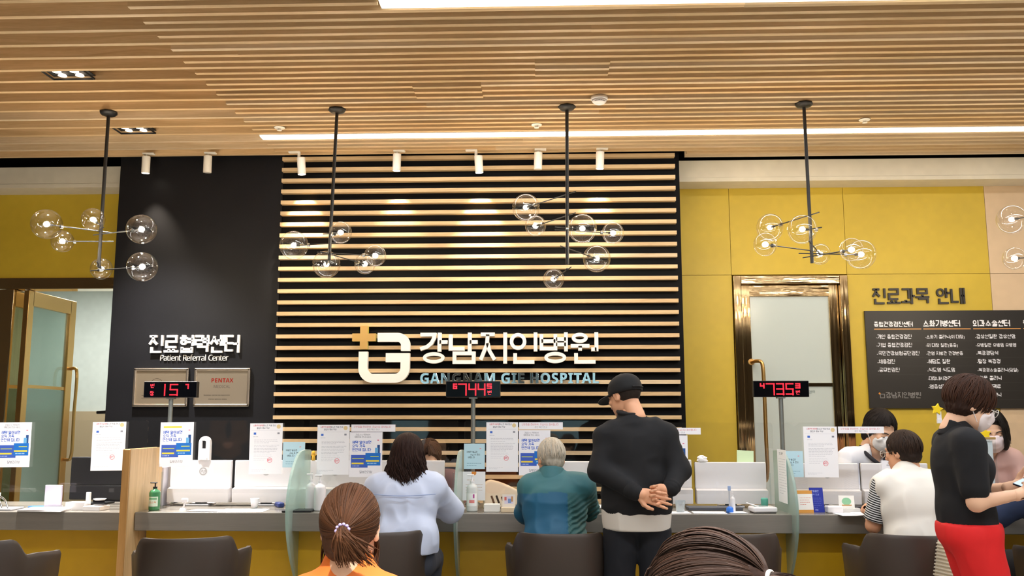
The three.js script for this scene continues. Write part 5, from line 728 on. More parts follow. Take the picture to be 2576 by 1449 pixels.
{ // 1. standing man, black cap and sweater, hands clasped behind him, seen from behind
  const o = personGroup('standing man in black cap and sweater with hands clasped behind his back', [0.5, 0, -5.22], Math.PI);
  const J = { s: 0.95, arm: 0.95, pelvis: [0.0, 0.87, -0.01], chest: [0, 1.165, 0.0], neck: [0.02, 1.385, 0.05], headBase: [0.04, 1.42, 0.08], shL: [0.168, 1.25, 0.0], shR: [-0.168, 1.268, 0.0], elL: [0.208, 1.075, -0.06], elR: [-0.238, 1.08, -0.06], wrL: [0.015, 0.965, -0.205], wrR: [-0.17, 0.985, -0.17], hipL: [0.09, 0.84, 0], hipR: [-0.09, 0.84, 0], knL: [0.1, 0.47, 0.02], knR: [-0.1, 0.47, 0.02], anL: [0.105, 0.075, 0], anR: [-0.105, 0.075, 0] };
  const hm = headMat([0.05, 1.485, 0.085], 0.75, 0.34, 0.03, 0.97);
  buildBody(o, J, M.skin, [hand('flat', [0.012, 0.965, -0.21], [-0.9, -0.22, -0.12], [0.05, 0.1, -1], false), hand('grip', [-0.155, 0.985, -0.17], [0.85, -0.2, -0.1], [0, 0.1, -1], true)], hm);
  const black = cloth(0x101013, 0.9);
  let f = U(0.035, ...torso(J, 0.02), ...arm(J, 'L', 0.013, 1.93), ...arm(J, 'R', 0.013, 1.93), ell([0, 0.93, 0], [0.196, 0.26, 0.15]));
  f = both(both(f, half([0, -1, 0], -0.842)), half([0, 1, -0.35], 1.398)); part(o, 'sweater', net(folds(f, 0.006, 7, 9, 7, 1), ...area(J, TOPK, 0.2), 0.0105), black, null, 'plain black crew neck sweater');
  part(o, 'neckband', onHead(new THREE.TorusGeometry(0.07, 0.011, 10, 36).rotateX(Math.PI / 2 - 0.25), new THREE.Matrix4().setPosition(0.02, 1.402, 0.04)), black);
  for (const [w, e] of [[J.wrL, J.elL], [J.wrR, J.elR]]) part(o, 'cuff', net(cap(lerp3(e, w, 0.86), lerp3(e, w, 0.97), 0.048, 0.043), ...bounds([lerp3(e, w, 0.86), w], 0.07), 0.007), black);
  let t = both(folds(U(0.03, ell([0, 0.86, 0], [0.194, 0.34, 0.148]), ell([0, 0.93, 0], [0.17, 0.16, 0.12])), 0.006, 8, 3, 8, 4), both(half([0, -1, 0], -0.755), half([0, 1, 0], 0.9))); part(o, 'undershirt', net(t, [-0.25, 0.72, -0.2], [0.25, 0.93, 0.2], 0.0085), cloth(0xd9d4cb, 0.9), null, 'pale grey shirt hem below the sweater');
  trousers(o, J, cloth(0x14171f, 0.9), 1.25, 0.02, 0.772); shoes(o, J, S(0x222226, 0.6));
  const hair = both(sub(grow(headCran, 0.004), half([0, 1, 0], -0.045)), half([0, 0, 1], 0.035)); part(o, 'hair', onHead(hairMerge(hairNet(hair, 0x2a221d, 0.4)), hm), hairMat, null, 'short dark cropped hair');
  const capF = both(sub(U(0.02, ell([0, 0.05, -0.02], [0.092, 0.083, 0.108]), ell([0, 0.022, -0.02], [0.089, 0.05, 0.107])), ell([0, 0.03, -0.02], [0.08, 0.085, 0.1])), half([0, -1, 0.1], -0.012)); const hat = part(o, 'cap', onHead(net(capF, [-0.12, -0.04, -0.15], [0.12, 0.16, 0.12], 0.0045), hm), cloth(0x0d0d0f, 0.85), null, 'black baseball cap');
  const brim = both(sub(ell([0, 0.02, 0.09], [0.083, 0.02, 0.1]), ell([0, 0.008, 0.08], [0.09, 0.018, 0.11])), half([0, 0, -1], -0.06)); part(hat, 'brim', onHead(net(brim, [-0.1, -0.03, 0.03], [0.1, 0.06, 0.21], 0.0035), hm), cloth(0x0d0d0f, 0.85)); part(hat, 'strap', onHead(tube([[-0.045, 0.02, -0.118], [0, 0.018, -0.131], [0.045, 0.02, -0.118]], 0.006, 16, 6), hm), cloth(0x0d0d0f, 0.85)); part(hat, 'button', onHead(new THREE.SphereGeometry(0.007, 10, 8).translate(0, 0.134, -0.02), hm), cloth(0x0d0d0f, 0.85));
}
{ // 2. seated woman, long wavy hair, light blue blouse
  const o = personGroup('seated woman with long wavy dark hair in a pale blue blouse', [-0.83, 0, -5.43], Math.PI);
  const J = seatJ({ s: 0.98, chest: [0.0, 0.85, 0.05], neck: [0, 1.02, 0.09], headBase: [0, 1.05, 0.11], shL: [0.165, 0.955, 0.08], shR: [-0.165, 0.955, 0.08], elL: [0.215, 0.79, 0.30], elR: [-0.245, 0.81, 0.28], wrL: [0.09, 0.80, 0.50], wrR: [-0.12, 0.80, 0.52] });
  const hm = headMat([0.0, 1.14, 0.14], -0.1, 0.12, 0, 0.98), sh = cloth(0xc9d3ea, 0.8);
  buildBody(o, J, M.skinPale, [hand('relaxed', J.wrL, [-0.3, 0, 1], [0, -1, 0], true), hand('relaxed', J.wrR, [0.3, 0, 1], [0, -1, 0], false)], hm);
  let f = U(0.04, ...torso(J, 0.026), ...arm(J, 'L', 0.026, 1.92), ...arm(J, 'R', 0.026, 1.92), ell([0, 0.62, -0.01], [0.2, 0.2, 0.155]), ell([-0.11, 0.68, -0.03], [0.1, 0.12, 0.12])); f = both(f, half([0, -1, 0], -0.60));
  part(o, 'blouse', net(folds(f, 0.009, 8, 6, 8, 7), ...area(J, TOPK, 0.24), 0.0105), sh, null, 'loose pale blue blouse'); part(o, 'yoke_seam', tube([[-0.19, 0.93, -0.045], [-0.1, 0.925, -0.075], [0, 0.922, -0.082], [0.1, 0.925, -0.075], [0.19, 0.93, -0.045]], 0.0028, 30, 6), cloth(0x9fb0d6, 0.8)); part(o, 'collar', onHead(new THREE.TorusGeometry(0.068, 0.016, 10, 32).rotateX(Math.PI / 2 - 0.3), new THREE.Matrix4().setPosition(0, 1.02, 0.085)), sh);
  trousers(o, J, cloth(0x3b3f4a), 1.9); shoes(o, J, S(0x3a332e, 0.6));
  const base = U(0.03, both(grow(headCran, 0.014), U(0.01, half([0, 0, 1], 0.03), half([0, -1, 0], -0.07))), ell([0, -0.05, -0.07], [0.095, 0.13, 0.055]), ell([0, -0.13, -0.085], [0.115, 0.09, 0.05]));
  const st = new Strands(0x2a1a16, 0.3); for (let k = 0; k < 560; k++) { const a = rr(-1.9, 1.9), s0 = [rr(-0.25, 0.25), 1, rr(-0.2, 0.5)], q = [Math.sin(a), 0.1, -Math.cos(a)], w = rr(0, 6), amp = rr(0.008, 0.022), L = rr(-0.16, -0.215) + Math.abs(a) * 0.012; const p1 = great(norm3(s0), norm3(q), 5, 1.04, rr(1.08, 1.16)); const e = p1[4], fx = 1.1 + rr(0, 0.35); for (let i = 1; i <= 5; i++) { const t = i / 5; p1.push([e[0] * mix(1, fx, t) + Math.sin(w + t * 8) * amp * t * 1.6, mix(e[1], L, t), e[2] * mix(1, 0.98, t) - 0.012 * t + Math.cos(w + t * 7) * amp * t]); } st.add(p1, 0.0038, 0.0024, 0.8); }
  part(o, 'hair', onHead(hairMerge(hairNet(base, 0x241713, 0.35, [-0.17, -0.26, -0.19], [0.17, 0.17, 0.16]), st), hm), hairMat, null, 'long wavy dark brown hair'); 
}
{ // 3. seated grey haired man in a teal jacket
  const o = personGroup('seated grey haired man in a teal jacket', [0.05, 0, -5.42], Math.PI);
  const J = seatJ({ s: 0.99, arm: 1.1, chest: [0.0, 0.84, 0.07], neck: [0.02, 1.02, 0.13], headBase: [0.02, 1.04, 0.15], shL: [0.135, 0.945, 0.12], shR: [-0.16, 0.955, 0.10], elL: [0.17, 0.80, 0.32], elR: [-0.195, 0.82, 0.30], wrL: [0.05, 0.80, 0.52], wrR: [-0.13, 0.80, 0.50] });
  const hm = headMat([0.022, 1.12, 0.17], 0.35, 0.25, 0.02, 0.93);
  buildBody(o, J, M.skin, [hand('relaxed', J.wrL, [-0.3, 0, 1], [0, -1, 0], true), hand('relaxed', J.wrR, [0.3, 0, 1], [0, -1, 0], false)], hm);
  let f = U(0.035, ...torso(J, 0.024), ...arm(J, 'L', 0.022, 1.92), ...arm(J, 'R', 0.022, 1.92), ell([0, 0.64, 0], [0.19, 0.16, 0.14])); f = both(f, half([0, -1, 0], -0.5));
  const cf = (x, y, z) => { const side = x < -0.075 ? 1 : 0, yoke = y > 0.945 - Math.abs(x) * 0.1; const c = new THREE.Color(yoke ? 0x2f6a72 : side ? 0x2c5f62 : 0x0f5a7d); return [c.r, c.g, c.b]; };
  const wr = (x, y, z) => { const d = f(x, y, z); if (Math.abs(d) > 0.05) return d; const q = x < -0.07 ? 0.0045 * Math.sin((y + x * 0.6) * 190 + noise(x * 20, y * 12, z * 12) * 4) : 0; return d - q * clamp((0.95 - y) * 8, 0, 1); };
  part(o, 'jacket', net(folds(wr, 0.008, 8, 7, 8, 13), ...area(J, TOPK, 0.2), 0.0085, null, cf), cloth(0xffffff, 0.6, { vertexColors: true }), null, 'teal zip jacket with greener side panels');
  part(o, 'collar', onHead(net(both(sub(cap([0, -0.03, -0.01], [0, 0.035, 0.012], 0.084, 0.074), cap([0, -0.06, 0], [0, 0.08, 0.02], 0.064)), both(half([0, 1, 0.3], 0.042), half([0, -1, 0], 0.03))), [-0.11, -0.1, -0.11], [0.11, 0.1, 0.12], 0.006), new THREE.Matrix4().setPosition(0.018, 1.03, 0.115)), cloth(0x2f6a72, 0.6));
  trousers(o, J, cloth(0x22303a), 1.9); shoes(o, J, S(0x2b2622, 0.6));
  const base = folds(both(U(0.01, grow(headCran, 0.012), ell([0, -0.035, -0.075], [0.06, 0.05, 0.04])), U(0.015, half([0, 0, 1], 0.02), half([0, -1, 0], -0.055)), 0.01), 0.003, 80, 25, 80); const st = new Strands(0xb9b3a6, 0.18); for (let k = 0; k < 220; k++) { const a = rr(-2.4, 2.4), s0 = [rr(-0.3, 0.3), 1, rr(-0.4, 0.3)], q = [Math.sin(a), rr(-0.55, 0.0), -Math.cos(a)]; st.add(great(norm3(s0), norm3(q), 6, 1.03, rr(1.02, 1.07)), 0.004, 0.0025, 0.7); }
  part(o, 'hair', onHead(hairMerge(hairNet(base, 0xa39c8e, 0.2), st), hm), hairMat, null, 'short silver grey hair');
}
{ // 4. seated man in a white vest over a striped shirt
  const o = personGroup('seated man in a white vest over a black striped shirt', [2.115, 0, -5.42], Math.PI + 0.12);
  const J = seatJ({ s: 1.0, arm: 1.05, chest: [0, 0.86, 0.05], neck: [0.0, 1.045, 0.1], headBase: [0, 1.07, 0.12], shL: [0.155, 0.975, 0.08], shR: [-0.16, 0.975, 0.07], elL: [0.20, 0.745, 0.14], elR: [-0.22, 0.76, 0.2], wrL: [0.09, 0.80, 0.42], wrR: [-0.1, 0.80, 0.46] });
  const hm = headMat([0.005, 1.165, 0.13], 0.55, 0.12, 0, 0.95);
  buildBody(o, J, M.skin, [hand('grip', J.wrL, [-0.2, 0.3, 1], [-0.6, -0.6, 0], true), hand('relaxed', J.wrR, [0.3, 0, 1], [0, -1, 0], false)], hm);
  const white = cloth(0xe9e4da, 0.85); let f = U(0.035, ...torso(J, 0.026), ell([0, 0.66, 0], [0.19, 0.16, 0.145])); f = both(f, half([0, -1, 0], -0.52)); for (const s of [1, -1]) f = sub(f, cap([s * 0.26, 0.98, 0.08], [s * 0.225, 0.84, 0.1], 0.055, 0.04), 0.01);
  part(o, 'vest', net(folds(f, 0.008, 7, 5, 7, 21), ...area(J, ['pelvis', 'chest', 'neck', 'shL', 'shR'], 0.2), 0.0095), white, null, 'plain white sleeveless vest');
  const str = dataTex(8, 64, (u, v) => { const k = (v * 4) % 1 < 0.5 ? 24 : 232; return [k, k, k + 2]; }); const stM = P(0xffffff, 0.85, { map: str });
  for (const S of ['L', 'R']) { const sh = J['sh' + S], el = J['el' + S], e = norm3(add(el, sh, -1)), L = Math.hypot(...add(el, sh, -1)); const c = both(folds(cap(add(sh, e, -0.01), lerp3(sh, el, 0.86), 0.066, 0.062), 0.003, 12, 8, 12), half(e, e[0] * sh[0] + e[1] * sh[1] + e[2] * sh[2] + L * 0.86)); part(o, 'striped_sleeve', net(c, ...bounds([sh, el], 0.1), 0.0065, (x, y, z) => [0.5, ((x - sh[0]) * e[0] + (y - sh[1]) * e[1] + (z - sh[2]) * e[2]) / 0.052]), stM, null, 'black and white striped short sleeve'); }
  part(o, 'collar', onHead(net(both(sub(cap([0, -0.03, -0.01], [0, 0.02, 0.01], 0.078, 0.068), cap([0, -0.06, 0], [0, 0.08, 0.02], 0.058)), both(half([0, 1, 0.3], 0.026), half([0, -1, 0], 0.02))), [-0.11, -0.1, -0.11], [0.11, 0.1, 0.12], 0.006), new THREE.Matrix4().setPosition(0.0, 1.055, 0.095)), cloth(0xaeb4b6, 0.8), null, 'grey shirt collar');
  trousers(o, J, cloth(0x2b2f38), 1.9); shoes(o, J, S(0x2b2622, 0.6)); glasses(o, hm, S(0xd8d2c6, 0.3));
  const base = folds(both(U(0.01, grow(headCran, 0.014), ell([0, -0.03, -0.075], [0.062, 0.045, 0.04])), U(0.012, half([0, -0.5, 1], 0.005), half([0, -1, 0], -0.06)), 0.01), 0.003, 80, 25, 80); const st = new Strands(0x33261e, 0.3); for (let k = 0; k < 220; k++) { const a = rr(-2.3, 2.3), s0 = [rr(-0.2, 0.2), 1, rr(-0.5, 0.3)], q = [Math.sin(a), rr(-0.45, 0.05), -Math.cos(a)]; st.add(great(norm3(s0), norm3(q), 6, 1.04, rr(1.03, 1.1)), 0.004, 0.0025, 0.7); }
  part(o, 'hair', onHead(hairMerge(hairNet(base, 0x2c211b, 0.3), st), hm), hairMat, null, 'short dark brown hair');
}
{ // 5. standing woman in a black top and red trousers with a phone, in profile
  const o = personGroup('standing woman with short brown hair in black top and red trousers looking at her phone', [2.02, 0, -4.62], Math.PI / 2 - 0.12);
  const J = { s: 0.96, arm: 1.02, pelvis: [0, 0.83, 0.02], chest: [0, 1.13, -0.005], neck: [0, 1.30, 0.005], headBase: [0, 1.335, 0.03], shL: [0.165, 1.235, 0.0], shR: [-0.165, 1.235, -0.005], elL: [0.2, 0.985, 0.06], elR: [-0.215, 0.975, -0.005], wrL: [0.03, 1.035, 0.25], wrR: [-0.155, 1.015, 0.215], hipL: [0.088, 0.80, 0.03], hipR: [-0.088, 0.80, 0.02], knL: [0.095, 0.45, 0.1], knR: [-0.095, 0.45, 0.09], anL: [0.1, 0.075, 0.08], anR: [-0.1, 0.075, 0.04] };
  const hm = headMat([0, 1.425, 0.07], 0.02, 0.38, 0, 0.98);
  buildBody(o, J, M.skinPale, [hand('grip', J.wrR, [0.35, 0.2, 0.75], [0.7, 0.5, -0.3], false), hand('grip', J.wrL, [-0.3, 0.2, 0.8], [-0.5, 0.5, -0.2], true)], hm);
  const black = cloth(0x0f0f13, 0.9); let f = U(0.035, ...torso(J, 0.016), ...arm(J, 'L', 0.02, 0.74), ...arm(J, 'R', 0.02, 0.74), ell([0, 1.12, 0.075], [0.14, 0.085, 0.075]), ell([0, 0.92, 0.01], [0.16, 0.13, 0.125])); f = both(f, half([0, -1, 0], -0.825));
  part(o, 'knit_top', net(folds(f, 0.005, 7, 8, 7, 31), ...area(J, TOPK, 0.2), 0.0095), black, null, 'short sleeved black knit top'); part(o, 'top_collar', onHead(net(both(sub(cap([0, -0.03, -0.02], [0, 0.025, 0.0], 0.08, 0.07), cap([0, -0.06, 0], [0, 0.08, 0.02], 0.058)), both(half([0, 1, 0.5], 0.03), half([0, -1, 0], 0.02))), [-0.11, -0.1, -0.11], [0.11, 0.1, 0.12], 0.006), new THREE.Matrix4().setPosition(0.0, 1.305, 0.005)), black);
  trousers(o, J, cloth(0xe01a1c, 0.75), 1.9, 0.03, 0.87); shoes(o, J, S(0xddd6cc, 0.6)); eyes(o, hm, true); glasses(o, hm, S(0xe6e2dc, 0.3)); mask(o, hm, cloth(0xf0e4e4, 0.8));
  const base = folds(both(U(0.02, grow(headCran, 0.018), ell([0, 0.03, -0.06], [0.088, 0.092, 0.07]), ell([0, -0.035, -0.06], [0.078, 0.045, 0.05])), U(0.02, half([0, -0.15, 1], 0.03), half([0, -1, 0], -0.075)), 0.015), 0.004, 60, 22, 60); const st = new Strands(0x3a2419, 0.35); for (let k = 0; k < 320; k++) { const a = rr(-2.5, 2.5), s0 = [rr(-0.2, 0.2), 1, rr(-0.3, 0.3)], q = [Math.sin(a), rr(-0.6, -0.1), -Math.cos(a)]; st.add(great(norm3(s0), norm3(q), 6, rr(1.09, 1.14), rr(1.06, 1.17), 0.09), 0.0045, 0.003, 0.7); }
  part(o, 'hair', onHead(hairMerge(hairNet(base, 0x2e1c14, 0.35), st), hm), hairMat, null, 'short full brown hair');
  const ph = thing('smartphone', 'smartphone with a lit screen held by the woman in red trousers', 'phone', [2.315, 1.068, -4.545], 0.35); const pg = part(ph, 'case', rbox(0.15, 0.009, 0.075, 0.004), S(0x2a2a33, 0.4)); part(ph, 'screen', T(rbox(0.142, 0.001, 0.069, 0.0004), 0, 0.005, 0), glow(0xbfd8f2, 0.8)); ph.rotation.z = 0.28; ph.rotation.x = 0.25;
}
{ // 6. masked clerk in white behind the counter
  const o = personGroup('masked clerk with dark hair in a white jacket behind the counter', [2.36, 0, -7.0], 0.05);
  const J = seatJ({ chest: [0, 0.93, 0.1], neck: [0, 1.12, 0.18], headBase: [0.02, 1.14, 0.22], pelvis: [0, 0.6, 0], shL: [0.17, 1.07, 0.15], shR: [-0.17, 1.07, 0.15], elL: [0.24, 0.88, 0.22], elR: [-0.24, 0.88, 0.20], wrL: [0.1, 0.80, 0.33], wrR: [-0.1, 0.80, 0.33] });
  const hm = headMat([0.03, 1.275, 0.26], 0.25, 0.5, -0.05, 1.1); const white = cloth(0xeceef6, 0.85);
  buildBody(o, J, M.skinPale, [hand('relaxed', J.wrL, [-0.3, -0.1, 1], [0, -1, 0], true), hand('relaxed', J.wrR, [0.3, -0.1, 1], [0, -1, 0], false)], hm);
  let f = U(0.04, ...torso(J, 0.024), ...arm(J, 'L', 0.022, 1.9), ...arm(J, 'R', 0.022, 1.9)); f = sub(f, U(0.01, ell([0.01, 1.13, 0.25], [0.05, 0.1, 0.09])), 0.01);
  part(o, 'jacket', net(folds(f, 0.007, 8, 6, 8, 41), ...area(J, TOPK, 0.2), 0.0105), white, null, 'white jacket with dark collar edge'); part(o, 'dark_collar', tube([[-0.075, 1.16, 0.14], [-0.07, 1.11, 0.24], [-0.03, 1.06, 0.285], [0.02, 1.03, 0.29], [0.05, 1.09, 0.27], [0.08, 1.14, 0.2], [0.08, 1.17, 0.14]], 0.014, 40, 8), cloth(0x23222b));
  trousers(o, J, cloth(0x23222b), 1.9); shoes(o, J, S(0x2b2622, 0.6)); eyes(o, hm, true); mask(o, hm, cloth(0xf1f0f0, 0.8));
  const base = folds(both(U(0.02, grow(headCran, 0.018), ell([0, -0.03, -0.07], [0.08, 0.1, 0.05])), U(0.02, half([0, -0.45, 1], 0.03), half([0, -1, 0.3], -0.085)), 0.01), 0.003, 60, 22, 60); const st = new Strands(0x1b1514, 0.3); for (let k = 0; k < 200; k++) { const a = rr(-3.0, 3.0), s0 = [rr(-0.1, 0.1), 1, rr(0, 0.3)], q = [Math.sin(a), Math.abs(a) > 2.2 ? 0.45 : rr(-0.4, -0.1), -Math.cos(a)]; st.add(great(norm3(s0), norm3(q), 6, 1.08, rr(1.06, 1.14)), 0.005, 0.003, 0.7); }
  part(o, 'hair', onHead(hairMerge(hairNet(base, 0x16100f, 0.3), st), hm), hairMat, null, 'dark hair tied back');
}
{ // 7. masked clerk in pink
  const o = personGroup('masked clerk with black bobbed hair in a dusty pink blouse', [3.2, 0, -6.98], -0.12);
  const J = seatJ({ chest: [0, 0.93, 0.1], neck: [0, 1.12, 0.18], headBase: [0, 1.14, 0.22], pelvis: [0, 0.6, 0], shL: [0.17, 1.06, 0.15], shR: [-0.17, 1.06, 0.15], elL: [0.24, 0.87, 0.24], elR: [-0.24, 0.87, 0.24], wrL: [0.1, 0.80, 0.42], wrR: [-0.1, 0.80, 0.42] });
  const hm = headMat([0.0, 1.268, 0.27], -0.15, 0.32, 0.08, 1.12); const pink = cloth(0xc9a39a, 0.8);
  buildBody(o, J, M.skinPale, [hand('relaxed', J.wrL, [-0.3, -0.1, 1], [0, -1, 0], true), hand('relaxed', J.wrR, [0.3, -0.1, 1], [0, -1, 0], false)], hm);
  let f = U(0.04, ...torso(J, 0.024), ...arm(J, 'L', 0.024, 1.9), ...arm(J, 'R', 0.024, 1.9)); f = sub(f, ell([0, 1.15, 0.26], [0.045, 0.09, 0.07]), 0.01); part(o, 'blouse', net(folds(f, 0.008, 8, 6, 8, 51), ...area(J, TOPK, 0.2), 0.0105), pink, null, 'dusty pink blouse');
  trousers(o, J, cloth(0x35302f), 1.9); shoes(o, J, S(0x2b2622, 0.6)); eyes(o, hm, true); mask(o, hm, cloth(0xeeddde, 0.8));
  const base = folds(both(U(0.02, grow(headCran, 0.022), ell([0.075, -0.04, -0.01], [0.028, 0.09, 0.05]), ell([-0.075, -0.04, -0.01], [0.028, 0.09, 0.05]), ell([0, -0.05, -0.07], [0.085, 0.1, 0.05])), U(0.02, half([0, -0.6, 1], 0.022), half([-1, 0, 0.2], -0.06), half([1, 0, 0.2], -0.06)), 0.01), 0.004, 50, 20, 50); const st = new Strands(0x17120f, 0.35); for (let k = 0; k < 260; k++) { const a = rr(-2.6, 2.6), s0 = [rr(-0.1, 0.25), 1, rr(0, 0.45)], q = [Math.sin(a), rr(-0.2, 0.1), -Math.cos(a)]; const p = great(norm3(s0), norm3(q), 5, 1.1, rr(1.12, 1.24)); const e = p[4]; p.push([e[0] * 1.06, e[1] - 0.05, e[2]], [e[0] * 0.98 + rr(-0.01, 0.01), e[1] - rr(0.08, 0.11), e[2]]); st.add(p, 0.005, 0.003, 0.7); }
  part(o, 'hair', onHead(hairMerge(hairNet(base, 0x120e0d, 0.3), st), hm), hairMat, null, 'black wavy bobbed hair');
}
{ // 8. clerk with bowed head behind the long haired woman
  const o = personGroup('clerk with bowed brown head half hidden by the long haired woman', [-0.87, 0, -7.05], 0);
  const J = seatJ({ pelvis: [0, 0.5, 0], chest: [0, 0.79, 0.06], neck: [0, 0.95, 0.12], headBase: [0, 0.97, 0.15], shL: [0.165, 0.9, 0.09], shR: [-0.165, 0.9, 0.09], elL: [0.23, 0.72, 0.18], elR: [-0.23, 0.72, 0.18], wrL: [0.1, 0.74, 0.3], wrR: [-0.1, 0.74, 0.3] });
  const hm = headMat([0, 1.07, 0.18], 0, 0.55, 0, 1.0);
  buildBody(o, J, M.skinPale, [hand('relaxed', J.wrL, [-0.3, -0.1, 1], [0, -1, 0], true), hand('relaxed', J.wrR, [0.3, -0.1, 1], [0, -1, 0], false)], hm);
  part(o, 'blouse', net(folds(U(0.04, ...torso(J, 0.022), ...arm(J, 'L', 0.022, 1.9), ...arm(J, 'R', 0.022, 1.9)), 0.006, 8, 6, 8), ...area(J, TOPK, 0.2), 0.013), cloth(0x6b4a46, 0.8), null, 'maroon blouse'); trousers(o, J, cloth(0x35302f), 1.9); shoes(o, J, S(0x2b2622, 0.6)); eyes(o, hm, true);
  const base = folds(both(U(0.02, grow(headCran, 0.018), ell([0, -0.03, -0.07], [0.08, 0.1, 0.05])), U(0.02, half([0, -0.45, 1], 0.03), half([0, -1, 0.3], -0.085)), 0.01), 0.003, 60, 22, 60); const st = new Strands(0x3a2416, 0.3); for (let k = 0; k < 140; k++) { const a = rr(-3.0, 3.0); st.add(great(norm3([rr(-0.1, 0.1), 1, rr(0, 0.3)]), norm3([Math.sin(a), Math.abs(a) > 2.2 ? 0.45 : rr(-0.4, -0.1), -Math.cos(a)]), 6, 1.08, rr(1.06, 1.14)), 0.005, 0.003, 0.7); }
  part(o, 'hair', onHead(hairMerge(hairNet(base, 0x2e1c12, 0.3), st), hm), hairMat, null, 'brown hair');
}
{ // 9. visitor in navy whose forearm rests on the counter
  const o = personGroup('seated visitor in navy sleeves leaning on the counter', [3.02, 0, -5.42], Math.PI + 0.3);
  const J = seatJ({ s: 1.02, arm: 1.2, chest: [0, 0.84, 0.07], neck: [0, 1.02, 0.12], headBase: [0, 1.05, 0.14], shL: [0.19, 0.94, 0.09], shR: [-0.17, 0.96, 0.1], elL: [0.37, 0.815, 0.24], wrL: [0.16, 0.86, 0.36], elR: [-0.24, 0.81, 0.3], wrR: [-0.06, 0.81, 0.46] });
  const hm = headMat([0, 1.145, 0.16], 0.1, 0.25, 0, 0.97); const navy = cloth(0x1a2a4a, 0.8);
  buildBody(o, J, M.skin, [hand('grip', J.wrL, [-0.1, 0.4, 0.5], [-0.6, 0.2, 0.5], true), hand('relaxed', J.wrR, [0.3, 0, 1], [0, -1, 0], false)], hm);
  part(o, 'jacket', net(folds(U(0.04, ...torso(J, 0.026), ...arm(J, 'L', 0.026, 1.9), ...arm(J, 'R', 0.026, 1.9)), 0.009, 8, 7, 8, 61), ...area(J, TOPK, 0.2), 0.011), navy, null, 'navy jacket'); trousers(o, J, cloth(0x22242c), 1.9); shoes(o, J, S(0x2b2622, 0.6)); eyes(o, hm, false);
  const base = folds(both(grow(headCran, 0.013), U(0.012, half([0, -0.5, 1], 0.005), half([0, -1, 0], -0.06)), 0.01), 0.003, 80, 25, 80); part(o, 'hair', onHead(hairMerge(hairNet(base, 0x241c18, 0.3)), hm), hairMat, null, 'short dark hair');
}
